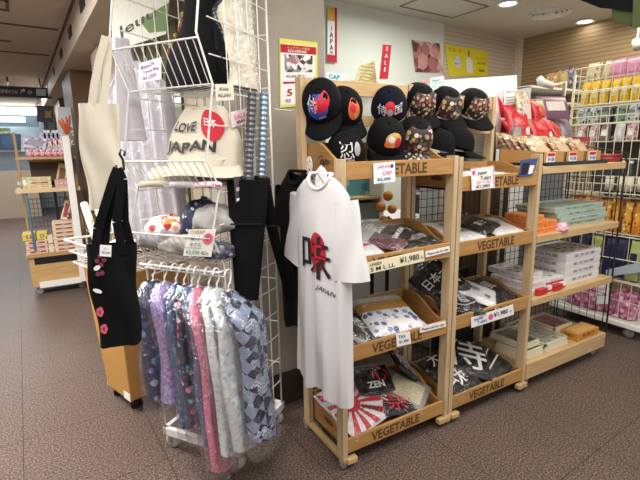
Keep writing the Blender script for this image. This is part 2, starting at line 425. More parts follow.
def crate(x0, x1, z, label, hsign=True, hf=.075, hb=.16, txt=True):
    e = empty('wooden_crate', ((x0+x1)/2, .18, z), label, 'wooden crate', 'stencilled wooden crates on the racks')
    w2 = x1-x0
    f = MB().box(x0, x1, .004, .018, z, z+hf).build('front_board', CRATEX, e, bevel=.002)
    if txt:
        X = frame((x0+w2*.47, .0035, z+hf*.5), (1, 0, 0), (0, -1, 0))
        MB().text('VEGETABLE', 0, 0, .0006, .05, X=X, wid=w2*.5, bold=.03).build('stencil_lettering', STENCIL, f)
    MB().box(x0, x1, .34, .354, z, z+hb).build('back_board', CRATEX, e, bevel=.002)
    MB().box(x0, x1, .018, .34, z, z+.01).build('bottom_board', CRATEX, e)
    for x in (x0, x1-.014):
        pts = [(.018, 0), (.34, 0), (.34, hb)]
        for i in range(13):
            t = i/12; y = .25-.2*t; s_ = 3*t*t-2*t**3; pts.append((y, hb+(hf-hb)*s_))
        pts.append((.018, hf))
        sb = MB().prism(pts, 0, .014, X=Matrix(((0, 0, 1, x), (1, 0, 0, 0), (0, 1, 0, z), (0, 0, 0, 1)))).build('side_board', CRATEY, e)
        if x == x0:
            hh = [(.18+.045*math.cos(2*PI*i/16), hb*.45+.014*math.sin(2*PI*i/16)) for i in range(16)]
            MB().add([(x0-.0006, p[0], z+p[1]) for p in hh], [tuple(range(16))]).build('hand_hole', STENCIL, sb)
    return e
U1 = (.03, .653); U2 = (.72, 1.322)
Z1 = (1.375, .958, .545, .08); Z2 = (1.285, .95, .548, .08)
nm = ('topmost', 'second from the top', 'third from the top', 'lowest')
for i in range(4):
    crate(*U1, Z1[i], '%s stencilled wooden crate of the rack beside the white shirt' % nm[i])
    crate(*U2, Z2[i], '%s stencilled wooden crate of the rack with floral caps' % nm[i], hb=.13)
# third bay: plain board shelves with black wire mesh behind and at the end
e3 = empty('shelf_unit', (1.355, 0, 0), 'open shelf unit with pale board shelves and black wire mesh, holding snack boxes', 'shelf unit')
X3a, X3b = 1.356, 2.25
for z in (1.345, .945, .555):
    MB().box(X3a, X3b, -.004, .36, z, z+.042).build('shelf_board', PINEX, e3, bevel=.002)
MB().box(X3a, X3b, -.006, .40, .075, .178).build('base_board', PINEX, e3, bevel=.003)
def mesh_panel(name, P, nx, nz, ux, uz, par, r=.0022, m=WIREK, frame_r=.004):
    """wire mesh panel from corner P along ux and uz"""
    b = MB(); ux = Vector(ux); uz = Vector(uz); P = Vector(P)
    for i in range(nx+1): b.tube([P+ux*(i/nx), P+ux*(i/nx)+uz], frame_r if i in (0, nx) else r, 5)
    for j in range(nz+1): b.tube([P+uz*(j/nz), P+uz*(j/nz)+ux], frame_r if j in (0, nz) else r, 5)
    return b.build(name, m, par)
mesh_panel('mesh_back', (X3a, .385, .1), 18, 24, (.89, 0, 0), (0, 0, 1.25), e3)
mesh_panel('mesh_end', (2.254, .03, .19), 6, 9, (0, .34, 0), (0, 0, 1.22), e3, r=.002)
MB().tube([(2.254, .0, .1), (2.254, 0, 1.45)], .006).build('end_rod', WIREK, e3)
MB().tube([(2.254, .0, 1.445), (1.9, .37, 1.545)], .004).build('brace_rod', WIREK, e3)
for x in (1.42, 2.2):
    for y in (.05, .35): caster(e3, x, y, .075, .03)
g2 = empty('mesh_grid', (1.02, .40, 0), 'tall black wire mesh grid standing behind the second rack', 'wire mesh')
mesh_panel('mesh', (.74, .412, .03), 13, 26, (.6, 0, 0), (0, 0, 1.27), g2)
# ================================================================== helpers for signs, hats, folded shirts
def q4(c, ax, v): return [at(x, y, ax, v) for x, y in c]
def sign(name, P, base, items, label, cat, th=.002, group=None, parent=None, mats=()):
    """thin card through four corners (tl, tr, br, bl) with writing laid on its face"""
    tl, tr, br, bl = [Vector(p) for p in P]
    n = (tr-tl).cross(bl-tl).normalized(); kk = [0]
    if n.dot(CAMP-tl) < 0: n = -n
    W = ((tr-tl).length+(br-bl).length)/2; Hh = ((tl-bl).length+(tr-br).length)/2
    def wp(u, v, k=0.): return bl*(1-u)*(1-v)+br*u*(1-v)+tr*u*v+tl*(1-u)*v + n*k
    b = MB(); b.add([wp(0, 0), wp(1, 0), wp(1, 1), wp(0, 1), wp(0, 0, -th), wp(1, 0, -th), wp(1, 1, -th), wp(0, 1, -th)], [(0, 1, 2, 3), (7, 6, 5, 4), (0, 4, 5, 1), (1, 5, 6, 2), (2, 6, 7, 3), (3, 7, 4, 0)])
    o = b.build(name, base, parent)
    if label: tag(o, label, cat, group)
    p = MB(); ml = []; k = .0006
    def mi(m):
        if m not in ml: ml.append(m)
        return ml.index(m)
    g = MB(); has = False
    for it in items:
        k = .0006+.00025*items.index(it)
        wf = lambda x, y, z: wp(x/W, y/Hh, z)
        if it[0] == 't':
            _, body, u, v, h, m = it[:6]; wid = it[6] if len(it) > 6 else None; rot = it[7] if len(it) > 7 else 0
            p.text(body, u*W, v*Hh, k*2, h*Hh, mi(m), wid=wid*W if wid else None, rot=rot, warp=wf, bold=it[8] if len(it) > 8 else .012)
        elif it[0] == 'r':
            _, u0, u1, v0, v1, m = it; p.quad(wp(u0, v0, k), wp(u1, v0, k), wp(u1, v1, k), wp(u0, v1, k), mi(m))
        elif it[0] == 'd':
            _, u, v, r_, m = it; p.add([wp(u+r_*Hh/W*math.cos(2*PI*i/18), v+r_*math.sin(2*PI*i/18), k*1.5) for i in range(18)], [tuple(range(18))], mi(m))
        elif it[0] == 'p':
            _, pts, m = it; p.add([wp(a, c, k*1.4) for a, c in pts], [tuple(range(len(pts)))], mi(m))
    if p.v: p.build('print', ml, o)
    return o

def crown_pt(th, ph, a=.083, b=.096, h=.1):
    c = math.cos(ph)**.62 if ph < PI/2-1e-6 else 0; s_ = math.sin(ph)
    return Vector((a*math.sin(th)*c, -b*math.cos(th)*c, h*s_))
def crown_front(x, z, off=.0015, a=.083, b=.096, h=.1):
    s_ = min(.985, max(0, z/h)); c = math.cos(math.asin(s_))**.62
    sx = max(-.97, min(.97, x/(a*c))); return Vector((x, -b*math.sqrt(1-sx*sx)*c-off, z))
HATM = {}
def hat(X, label, emb, cloth=BLACKC, front=None, group=None, brim_m=None, name='baseball_cap'):
    e = empty(name, (0, 0, 0), label, 'cap', group)
    mats = [cloth] + ([front] if front else [])
    def mf(i, j): return 1 if front and (i < 6 or i >= 26) and j < 7 else 0
    c = MB().grid(lambda u, v: crown_pt(2*PI*u, min(PI/2, v*PI/2)), 32, 9, cu=True, mf=mf).build('crown', mats, e, smooth=True, local=True)
    def br(u, v):
        t = R(-74+148*u); p = crown_pt(t, 0); k = .072*math.cos((u-.5)*PI*.86)**.7
        return Vector((p.x*(1+.12*v*k/.07), p.y-v*k, -.001-.03*(2*u-1)**2*(.35+.65*v) - .012*v))
    brim = MB().grid(br, 20, 5).build('brim', brim_m or cloth, e, smooth=True, local=True, solid=.004)
    MB().lathe([(0, .006), (.006, .004), (.008, 0)], 10, X=Matrix.Translation((0, 0, .099))).build('top_button', cloth, e, smooth=True, local=True)
    if emb:
        b = MB(); ml = []
        for it in emb:
            m = it[-1]
            if m not in ml: ml.append(m)
            k = ml.index(m)
            if it[0] == 't': b.text(it[1], it[2]*1.15, it[3]*1.05+.011, .0026, it[4]*1.2, k, warp=lambda x, y, z: crown_front(x, y, z), bold=.02, wid=it[5] if len(it) > 6 else None)
            if it[0] == 'd':
                n = 16; rx, rz_ = it[3]*1.15, it[4]*1.15
                for q in range(3):
                    r0, r1 = q/3, (q+1)/3
                    for i in range(n):
                        pp = [(r0, i), (r1, i), (r1, i+1), (r0, i+1)]
                        b.add([crown_front(it[1]*1.15+rx*r*math.cos(2*PI*s_/n), it[2]*1.05+.011+rz_*r*math.sin(2*PI*s_/n), it[5]) for r, s_ in pp], [(0, 1, 2, 3)], k)
            if it[0] == 'bt':          # lettering on the brim
                MB().text(it[1], it[2], it[3], 0, it[4], 0, warp=lambda x, y, z: Vector((x, -.1+y-.035, -.0005-.03*(x/.08)**2*.8)), bold=.02).build('brim_lettering', m, brim, local=True)
        b.build('emblem', ml, c, local=True)
    setm(e, X); e.scale = (1.14,)*3; return e
def hang(px, py, y, tilt=50, yaw=0, roll=0, dz=0):
    P = at(px, py, 'y', y)
    Rm = Matrix.Rotation(R(yaw), 4, 'Z') @ Matrix.Rotation(R(roll), 4, 'Y') @ Matrix.Rotation(R(tilt), 4, 'X')
    c = Rm @ Vector((0, -.078, .068))
    return Matrix.Translation(P-c) @ Rm
GOLD = mat('gold_thread', 'b99a4e', .45, var=.25, scale=90); SILV = mat('silver_thread', 'cfcbd0', .5, var=.2, scale=90)
ORNG = mat('orange_thread', 'd4632e', .6, var=.3, scale=90); BLUT = mat('blue_thread', '2f4fae', .6, var=.3, scale=60)
FLOR = pattern('floral_gold', '1b1418', ['b8965a', '8e4a46', 'cfc2ae', '6e5634', '8a3f42', 'a87c78', '3c3a30', '2a2224'], 62, .5)
FLOR2 = pattern('floral_mixed', '221a1c', ['b99a58', 'a08468', '7a3a3a', 'd6cabe', '5c5c40', 'a8707a', '2a2426'], 52, .52)
# caps on the rails (pitch: brim hanging down, crown turned to the viewer)
hat(hang(318, 109, .25, 58, -42), 'black cap with blue and red round emblem, leftmost on the upper rail', [('d', 0, .05, .036, .034, .001, BLUT), ('d', .012, .064, .03, .02, .0018, REDINK), ('t', '侍', -.018, .062, .034, SILV), ('t', 'JAPAN', .014, .022, .008, SILV)], group='caps with embroidered emblems')
hat(hang(353, 110, .25, 42, -4, -8), 'black cap turned to the right with an orange emblem, second on the upper rail', [('d', 0, .05, .024, .03, .001, ORNG), ('d', -.006, .06, .012, .012, .002, REDINK), ('d', .006, .034, .01, .008, .002, GOLD)], group='caps with embroidered emblems')
hat(hang(390, 109, .25, 44, -36), 'navy cap with white kanji beside a red sun, third on the upper rail', [('d', .0, .052, .022, .022, .001, REDINK), ('t', '侍', -.03, .046, .032, SILV), ('t', '国', .032, .046, .028, SILV), ('d', 0, .04, .012, .012, .002, GREYP)], cloth=NAVYC, group='caps with embroidered emblems')
hat(hang(350, 151, .16, 26, -20, -4), 'black cap with a white kanji emblem lying at the left of the top crate', [('t', '忍', -.012, .05, .045, SILV), ('d', .026, .052, .012, .02, .001, GREYP), ('t', 'NINJA', 0, .018, .009, SILV)], group='caps with embroidered emblems')
hat(hang(391, 141, .13, 40, -24), 'black cap with a gold dragon and gold brim lettering, in front of the navy cap', [('d', .008, .052, .03, .022, .001, GOLD), ('d', .0, .058, .012, .01, .002, SILV), ('d', .024, .044, .012, .016, .002, REDINK), ('d', -.014, .04, .012, .01, .002, ORNG), ('bt', '龍 JAPAN', 0, 0, .022, GOLD)], group='caps with embroidered emblems')
hat(hang(422, 139, .15, 40, -18), 'cap with gold and pink floral front lying at the right of the top crate', None, front=FLOR2, brim_m=pattern('floral_brim', '17161c', ['cfc6c0', '8a868c', 'b9a070'], 60, .4), group='caps with floral fronts')
for (px, py, lab, yw) in ((428, 103, 'floral cap nearest the navy cap on the upper rail', -8), (456, 106, 'floral cap in the middle of three on the upper rail, gold flower near its top', -6), (484, 107, 'floral cap farthest along the upper rail, beside the red paper', -4)):
    hat(hang(px, py, .27, 40, yw, -10), lab, None, front=FLOR if px != 456 else FLOR2, group='caps with floral fronts')
hat(hang(452, 140, .22, 15, 40), 'plain black cap lying flat behind the floral cap', None)
hat(hang(471, 139, .24, 15, 60), 'plain black cap lying nearest the pine upright of the second rack', None)

# ------------------------------------------------------------------ folded goods in clear bags
def fh(x, y, w, d, h, sd):
    u, v = abs(2*x/w), abs(2*y/d)
    e = max(0, 1-u**8)*max(0, 1-v**8)
    return h*e**.5 + .001*math.sin(x*47+sd)*math.cos(y*39+sd*2) - .0006*math.sin(x*90+y*70+sd)
def pack(X, w, d, h, cloth, label, prints=(), bag=FILM, cat='folded shirt', group=None, name='folded_shirt', sd=None, regions=None):
    sd = random.random()*6 if sd is None else sd
    e = empty(name, (0, 0, 0), label, cat, group)
    mats = [cloth] + ([r_[-1] for r_ in regions] if regions else [])
    NU, NV = 18, 20
    def mf(i, j):
        u, v = (i+.5)/NU, (j+.5)/NV
        for k, r_ in enumerate(regions or ()):
            if r_[0] <= u <= r_[1] and r_[2] <= v <= r_[3]: return k+1
        return 0
    b = MB().grid(lambda u, v: Vector(((u-.5)*w, (v-.5)*d, fh((u-.5)*w, (v-.5)*d, w, d, h, sd))), NU, NV, mf=mf)
    b.add([(-w/2, -d/2, 0), (w/2, -d/2, 0), (w/2, d/2, 0), (-w/2, d/2, 0)], [(3, 2, 1, 0)])
    g = b.build('garment' if cat == 'folded shirt' else 'contents', mats, e, smooth=True, local=True)
    if prints:
        p = MB(); ml = []
        wf = lambda x, y, z: Vector((x, y, fh(x, y, w, d, h, sd)+z))
        for it in prints:
            m = it[-1]
            if m not in ml: ml.append(m)
            k = ml.index(m)
            if it[0] == 't': p.text(it[1], it[2]*w, it[3]*d, .0042, it[4]*d, k, warp=wf, rot=it[5] if len(it) > 6 else 0, bold=.03)
            elif it[0] == 'd':
                n = 20
                for q in range(3):
                    for i in range(n):
                        pp = [(q/3, i), ((q+1)/3, i), ((q+1)/3, i+1), (q/3, i+1)]
                        p.add([wf(it[1]*w+it[3]*r_*math.cos(2*PI*s_/n), it[2]*d+it[4]*r_*math.sin(2*PI*s_/n), it[5]) for r_, s_ in pp], [(0, 1, 2, 3)], k)
            elif it[0] == 'rays':      # red rays from a centre
                cx_, cy_ = it[1]*w, it[2]*d; n = it[3]
                for i in range(n):
                    a0 = 2*PI*i/n; a1 = a0+PI/n
                    def edge(a):
                        dx, dy = math.cos(a), math.sin(a); t = 9
                        if dx: t = min(t, ((w*.48*(1 if dx > 0 else -1))-cx_)/dx)
                        if dy: t = min(t, ((d*.48*(1 if dy > 0 else -1))-cy_)/dy)
                        return t
                    S = 10
                    for q in range(S):
                        vs = []
                        for a, f_ in ((a0, q/S), (a0, (q+1)/S), (a1, (q+1)/S), (a1, q/S)):
                            t = edge(a)*f_; vs.append(wf(cx_+math.cos(a)*t, cy_+math.sin(a)*t, .0022))
                        p.add(vs, [(0, 1, 2, 3)], k)
            elif it[0] == 'p':
                p.add([wf(a*w, c*d, .0032) for a, c in it[1]], [tuple(range(len(it[1])))], k)
            elif it[0] == 'tube':
                p.tube([wf(a*w, c*d, .001) for a, c in it[1]], it[2], 6, k)
        p.build('print', ml, g, local=True)
    if bag is not None:
        ww, dd = w*1.05, d*1.05
        def bf(u, v):
            x, y = (u-.5)*ww, (v-.5)*dd
            return Vector((x, y, fh(x/1.05, y/1.05, w, d, h, sd)+.0085+.003*math.sin(x*60+sd)*math.sin(y*52+1.7*sd)))
        MB().grid(bf, 16, 16).build('plastic_bag', bag, e, smooth=True, local=True)
    setm(e, X); return e
def lay(x, y, z, rz=0, rx=0, ry=0): return Matrix.Translation((x, y, z)) @ Matrix.Rotation(R(rx), 4, 'X') @ Matrix.Rotation(R(ry), 4, 'Y') @ Matrix.Rotation(R(rz), 4, 'Z')
GREYC = mat('grey_cloth', '8f8d90', .8, var=.1, scale=60, bump=.1); MAROON = mat('mauve_cloth', '5c3841', .8); SILVC = mat('silver_cloth', 'b7b8bc', .6, var=.1)
REDC = mat('red_cloth', 'b8142c', .75, var=.08); BLUEC = mat('blue_cloth', '3f4f80', .8, var=.2, scale=30); OCHRE = mat('ochre_cloth', 'c08a2c', .7, var=.1); BEIGE = mat('beige_cloth', 'cfc3a4', .8)
WAVE = pattern('blue_swirl', 'e4e6ec', ['3d4f86', '8a98bd', 'c6cbd8', '5b6796'], 26, .42)
G_ = 'folded shirts in clear bags on the racks'
# first rack, second crate
def inz(i, k, lift=0): return (Z1, Z2)[k][i]+.088+lift
pack(lay(.14, .16, inz(1, 0), -4, 15), .28, .28, .022, WHITEC, 'white folded shirt with a red mark, at the left of the ¥1,980 crate', [('p', [(-.1, -.3), (.42, -.1), (-.1, .0)], REDC), ('t', '日本', .1, .22, .16, INK)], group=G_)
pack(lay(.16, .17, inz(1, 0, -.026), 3, 15), .27, .28, .022, WHITEC, 'plain white folded shirt underneath in the ¥1,980 crate', (), group=G_)
pack(lay(.36, .19, inz(1, 0, .026), 36, 14, -3), .27, .28, .022, GREYC, 'grey, mauve and black folded shirt lying diagonally in the ¥1,980 crate', [('t', '武', .05, .16, .34, WHITE), ('t', 'SAMURAI', .1, -.28, .1, WHITE)], regions=[(0, .45, 0, .6, MAROON), (.45, 1, 0, .5, BLACKC), (.0, .6, .6, 1, SILVC)], group=G_)
pack(lay(.50, .17, inz(1, 0, .002), 8, 13), .26, .28, .022, BLACKC, 'black folded shirt with white lettering at the right of the ¥1,980 crate', [('t', 'JAPAN', .0, .1, .16, WHITE), ('t', '大和魂', 0, -.2, .2, SILV)], group=G_)
# first rack, third crate
pack(lay(.40, .18, inz(2, 0, .012), -8, 17), .31, .31, .026, WHITEC, 'folded shirt with ochre band and blue swirls in the third crate', [('p', [(-.2, -.2), (.3, -.26), (.36, -.4), (-.2, -.4)], WHITE)], regions=[(0, 1, .78, 1, SILVC), (0, 1, .55, .78, OCHRE), (0, 1, .0, .55, WAVE)], group=G_)
pack(lay(.42, .17, inz(2, 0, -.016), 5, 15), .28, .28, .024, WHITEC, 'white folded shirt underneath the blue swirl shirt', (), group=G_)
for k, (a, b_) in enumerate(((.09, .02), (.14, .012), (.2, -.004))):
    pack(lay(a, .17, inz(2, 0, b_), 60+9*k, 18, 20), .27, .17, .016, BLACKC if k != 1 else GREYC, '%s dark folded shirt standing on edge at the left of the third crate' % ORD[k], [('t', '侍', 0, 0, .5, WHITE), ('t', 'TOKYO', -.3, 0, .14, SILV)], group=G_)
# first rack, lowest crate
pack(lay(.19, .18, inz(3, 0, .03), 14, 22, 3), .32, .31, .02, WHITEC, 'white shirt with red sun rays in the lowest crate', [('rays', -.12, .02, 14, REDC), ('d', -.12, .02, .055, .055, .004, REDC), ('t', 'JAPAN', .12, -.26, .12, -.8, INK), ('t', '日本', .0, .34, .12, INK)], group=G_)
pack(lay(.36, .25, inz(3, 0, .07), -10, 30), .24, .2, .02, BLACKC, 'black folded shirt with a red mark at the back of the lowest crate', [('t', '心', .2, .2, .5, REDC), ('t', 'ZEN', 0, -.15, .2, WHITE)], group=G_)
pack(lay(.50, .18, inz(3, 0, .02), 34, 18), .22, .3, .02, GREYC, 'grey folded shirt with a cream patch at the right of the lowest crate', [('p', [(-.36, -.42), (.3, -.4), (.34, .2), (-.34, .26)], BEIGE)], bag=FILM, group=G_)
pack(lay(.41, .13, inz(3, 0, .0), -18, 15), .22, .2, .02, BLACKC, 'red and black folded shirt at the front of the lowest crate', [('t', '祭', .0, -.1, .6, REDC), ('t', '祭', -.35, .1, .4, WHITE), ('t', '本', .35, .1, .4, REDC)], group=G_)
pack(lay(.575, .27, inz(3, 0, .12), 74, 30, 40), .24, .26, .018, BLACKC, 'black shirt with white kanji leaning on the back of the lowest crate', [('t', '愛', 0, .05, .7, WHITE)], group=G_)
# second rack
pack(lay(.86, .17, inz(1, 1), -5, 12), .26, .28, .02, WHITEC, 'white folded shirt with a red print in the second crate of the second rack', [('t', '東京', 0, .2, .24, REDC), ('t', 'TOKYO', 0, -.12, .13, INK)], group=G_)
pack(lay(1.04, .2, inz(1, 1, .022), 18, 12), .27, .25, .02, BLACKC, 'dark folded shirt with mauve print in the second crate of the second rack', [('p', [(-.4, .1), (.3, .15), (.2, .4), (-.4, .35)], MAROON), ('t', '富士', 0, -.15, .2, WHITE)], group=G_)
pack(lay(1.19, .16, inz(1, 1, -.004), -8, 11), .22, .27, .02, WHITEC, 'white folded shirt at the right end of the second crate of the second rack', [('t', 'JAPAN', 0, .1, .14, INK)], group=G_)
pack(lay(.84, .25, inz(2, 1, .09), 22, 42, -16), .26, .3, .018, BLACKC, 'black shirt with white lettering leaning at the left of the third crate', [('t', '日本一', 0, .12, .22, WHITE), ('t', 'NIPPON', 0, -.2, .14, WHITE)], group=G_)
pack(lay(1.0, .18, inz(2, 1, .036), 40, 20, 4), .2, .34, .022, WHITEC, 'white shirt with small brown print across the third crate of the second rack', [('d', .0, .12, .022, .028, .004, mat('brown_print', '7a5236')), ('t', '侍', .05, -.12, .14, INK), ('t', '魂', -.15, -.33, .12, INK)], group=G_)
pack(lay(.85, .13, inz(2, 1, .012), -24, 16), .26, .24, .022, BLACKC, 'black shirt with a grey dragon at the front left of the third crate', [('t', '龍', 0, 0.1, .55, SILV), ('tube', [(-.4, -.4), (-.1, -.25), (.1, -.3), (.4, -.1)], .005, SILVC)], group=G_)
pack(lay(1.17, .17, inz(2, 1, -.006), 12, 14), .26, .28, .022, BLACKC, 'black folded shirt at the right of the third crate of the second rack', [('t', '風', .15, .1, .3, SILV)], group=G_)
pack(lay(.84, .15, inz(3, 1, .03), 8, 24, -4), .24, .3, .022, BLACKC, 'black shirt with bold white kanji at the left of the lowest crate', [('t', '魂', 0, -.12, .5, WHITE), ('t', '大', -.1, .36, .3, WHITE)], group=G_)
pack(lay(1.02, .19, inz(3, 1, .065), -38, 22), .29, .29, .02, BLACKC, 'black shirt with large white kanji in the middle of the lowest crate', [('t', '侍', 0, .05, .85, WHITE)], group=G_)
pack(lay(1.19, .18, inz(3, 1, .006), 8, 16), .24, .28, .022, BLACKC, 'black shirt with white stripes at the right of the lowest crate', [('tube', [(-.4, -.3), (.4, -.1)], .006, WHITE), ('tube', [(-.4, -.1), (.4, .15)], .006, WHITE), ('t', '力', 0, .32, .25, WHITE)], group=G_)
# top crate of the second rack: flat papers and a picture card
for k, (x, rz) in enumerate(((.86, -3), (.9, 5), (1.0, -6))):
    pack(lay(x, .16, 1.33+.012*k, rz, 4), .26, .26, .014, WHITE, '%s flat white packet in the top crate of the second rack' % ORD[k], [('t', '和紙', .1, .2, .16, MAROON)], cat='packet', name='flat_packet', bag=FILM, group='flat white packets in the top crate')
pack(lay(1.17, .17, 1.325, 4, 6), .2, .26, .02, BEIGE, 'beige packet with small print at the right of the top crate', [('t', '手ぬぐい', 0, 0, .14, INK)], cat='packet', name='flat_packet')
sign('picture_card', q4([(521, 160), (538, 158), (533, 175), (519, 177)], 'y', -.004), mat('card_blue', '3c4a86', .4), [('r', .1, .55, .1, .8, INK), ('r', .6, .9, .1, .6, WHITE)], 'blue picture card hanging on the front of the second rack top crate', 'card')

# ------------------------------------------------------------------ price signs on the crates
CRM = mat('cream_card', 'ece6c4', .6, var=.02)
sign('price_sign', q4([(368, 262.5), (423.5, 250), (424.5, 261), (369, 274)], 'y', -.004), CRM, [('t', 'UNISEX', .13, .74, .26, INK, .2), ('t', 'S M L LL', .24, .32, .36, INK, .42), ('t', '¥1,980', .72, .5, .62, INK, .36), ('t', '込', .95, .42, .3, INK)], 'cream price sign reading UNISEX ¥1,980 on the front of a crate', 'price sign')
SM_ = '消費税込'
sign('price_strip', q4([(425.5, 251.5), (449.5, 246), (450, 251.5), (426, 257.5)], 'y', -.004), WHITE, [('t', 'Please ask for size', .5, .5, .45, INK, .86)], 'narrow white strip label beside the cream ¥1,980 price sign', 'strip label', group='narrow white strips')
sign('price_strip', q4([(420, 327), (445.5, 321), (446, 326.5), (420, 333)], 'y', -.004), WHITE, [('t', 'Please ask for size', .5, .5, .45, INK, .86)], 'narrow white strip label on the third crate of the first rack', 'strip label', group='narrow white strips')
sign('price_tag', q4([(396, 334), (410, 331.5), (411, 343.5), (397, 347)], 'y', -.005), WHITE, [('t', 'TAX', .4, .72, .25, INK, .5), ('t', '¥1,980', .5, .32, .3, BLUEINK, .7)], 'small square white price tag in front of the third crate lettering', 'price tag')
sign('price_sign', q4([(471, 318), (513, 304.5), (514, 314.5), (471.5, 328)], 'y', -.004), WHITE, [('t', 'Japan', .16, .7, .36, BLUEINK, .2), ('t', 'T-shirt', .24, .34, .32, BLUEINK, .22), ('d', .44, .5, .3, PINKINK), ('t', '¥1,980', .68, .55, .5, INK, .34), ('t', '込', .92, .5, .3, BLUEINK)], 'white price sign with a pink dot and ¥1,980 on the second rack', 'price sign')
sign('price_sign', q4([(373.5, 163.5), (395, 161.5), (395.5, 181.5), (374, 184)], 'y', -.004), mat('ice_card', 'e3eef2', .6), [('t', 'JAPAN', .48, .78, .2, PINKINK, .66), ('t', 'CAP', .6, .48, .2, PINKINK, .45), ('t', '¥2,200', .45, .18, .17, INK, .62), ('d', .84, .8, .1, mat('plum_ink', '5a4a78'))], 'pale price card reading JAPAN CAP hanging on the top crate front', 'price sign')
sign('price_sign', q4([(471, 168), (494, 165), (495, 187.5), (472, 190.5)], 'y', -.006), WHITE, [('r', .0, 1, .96, 1, PINKINK), ('r', .94, .97, .05, .95, PINKINK), ('d', .1, .78, .1, PINKINK), ('t', 'Japan', .45, .72, .18, INK, .4), ('t', 'T-shirt', .6, .5, .18, INK, .45), ('t', 'セール', .5, .32, .16, PINKINK, .6), ('t', '¥1,980', .45, .13, .15, INK, .6)], 'white price card with pink edge hanging on the second rack top crate', 'price sign')

# ------------------------------------------------------------------ shirts hanging at the end of the first rack
def tee(X, zt, zb, hw, label, cloth, prints=False, name='t_shirt', sl=.40):
    e = empty(name, (0, 0, 0), label, 'shirt'); setm(e, X); bpy.context.view_layer.update()
    def hwid(z):
        t = (zt-z)
        if t < .075: return .07+(hw-.07)*(t/.075)**.75
        return hw + .025*(t/(zt-zb))
    def fold(x, z): 
        t = min(1, max(0, (zt-.12-z)/.5)); return (.012*math.sin(x*44+z*2.2+1)+.007*math.sin(x*83-z*3))*t
    def thick(z): return .018+.02*min(1, (zt-z)/.25)
    def front(x, z, off=0):
        w_ = hwid(z); s_ = max(-.999, min(.999, x/w_)); return Vector((x, -thick(z)*(1-s_*s_)**.35+fold(x, z)-off, z))
    def bf(u, v):
        z = zb+(zt-zb)*(v if v < .8 else .8+.2*((v-.8)/.2)); a = 2*PI*u; w_ = hwid(z); x = w_*math.cos(a); s_ = math.sin(a)
        hem = .016*math.sin(x*30+1)*(1-v)**4
        dip = -.05*max(0, 1-(x/.075)**2)*(1 if s_ < 0 else .3)*max(0, (v-.95)/.05)
        return Vector((x, thick(z)*abs(s_)**.7*(1 if s_ > 0 else -1)+fold(x, z), z+hem+dip))
    body = MB().grid(bf, 56, 40, cu=True).build('body', cloth, e, smooth=True, local=True)
    for sg in (-1, 1):
        def sf(u, v):
            a = 2*PI*u; c0 = Vector((sg*(hw-.045), 0, zt-.10)); c1 = Vector((sg*(hw+.012), .0, zt-sl)); c = c0.lerp(c1, v)
            d = (c1-c0).normalized(); nrm = Vector((d.z*-1, 0, d.x)); ra = .09+.01*v; rb = .028+.012*v
            return c+nrm*ra*math.cos(a)+Vector((0, 1, 0))*(rb*math.sin(a)+.006*math.sin(v*7+a*3))
        MB().grid(sf, 24, 10, cu=True).build('sleeve', cloth, e, smooth=True, local=True)
    MB().tube([front(.075*math.cos(a), zt-.005-.052*max(0, -math.sin(a))) if math.sin(a) < 0 else Vector((.075*math.cos(a), .018*math.sin(a), zt+.004)) for a in [2*PI*i/24 for i in range(24)]], .008, 6, closed=True).build('collar', cloth, e, smooth=True, local=True)
    if prints:
        p = MB(); wf = lambda x, y, z: front(x, y, z)
        zc = zt-.335
        n = 22
        for q in range(4):
            for i in range(n):
                pp = [(q/4, i), ((q+1)/4, i), ((q+1)/4, i+1), (q/4, i+1)]
                p.add([front(.02+.058*r_*math.cos(2*PI*s_/n), zc+.02+.085*r_*math.sin(2*PI*s_/n), .003) for r_, s_ in pp], [(0, 1, 2, 3)], 0)
        p.text('味', .01, zc, .006, .18, 1, wid=.2, warp=wf, bold=.028)
        p.text('JAPAN', .075, zc-.135, .005, .026, 1, wid=.1, warp=wf, bold=.01, rot=-.2, shear=.3)
        p.build('print', [REDC, INK], body, local=True)
    return e
def facing(x, y, bearing):      # local x = shirt's right as the viewer sees it
    ex = Vector((math.sin(R(bearing)), math.cos(R(bearing)), 0)); return frame((x, y, 0), ex, (0, 0, 1))
tee(facing(-.085, .02, 176), 1.402, .45, .185, 'long white shirt with a red sun and black kanji, hanging at the rack end', WHITEC, True)
tee(facing(-.03, .335, 178), 1.40, .62, .17, 'black shirt hanging behind the white shirt, against the pillar', BLACKC, name='t_shirt', sl=.26)
hz = empty('clothes_hanger', (-.06, .02, 1.37), 'white plastic hanger with a wire hook holding the white shirt', 'hanger')
b = MB(); Xh = facing(-.085, .015, 176)
b.prism([(-.045, 1.35), (.045, 1.35), (.03, 1.42), (.0, 1.44), (-.03, 1.42)], -.006, .006, X=Xh @ Matrix.Rotation(PI/2, 4, 'X')); b.build('neck_plate', WHP, hz, bevel=.004)
MB().tube([Xh @ Vector(p) for p in ((-.16, 0, 1.315), (-.04, 0, 1.355), (.04, 0, 1.355), (.16, 0, 1.315))], .006).build('arms', WHP, hz)
MB().tube([Xh @ Vector((.022*math.cos(a)+.0, 0, 1.455+.022*math.sin(a))) for a in [R(-90+i*20) for i in range(13)]] , .0022).build('hook', BLACKP, hz)
MB().tube([Xh @ Vector(p) for p in ((-.055, -.022, 1.37), (0, -.02, 1.41), (.055, -.022, 1.365))], .0015).build('tag_string', BLACKP, hz)
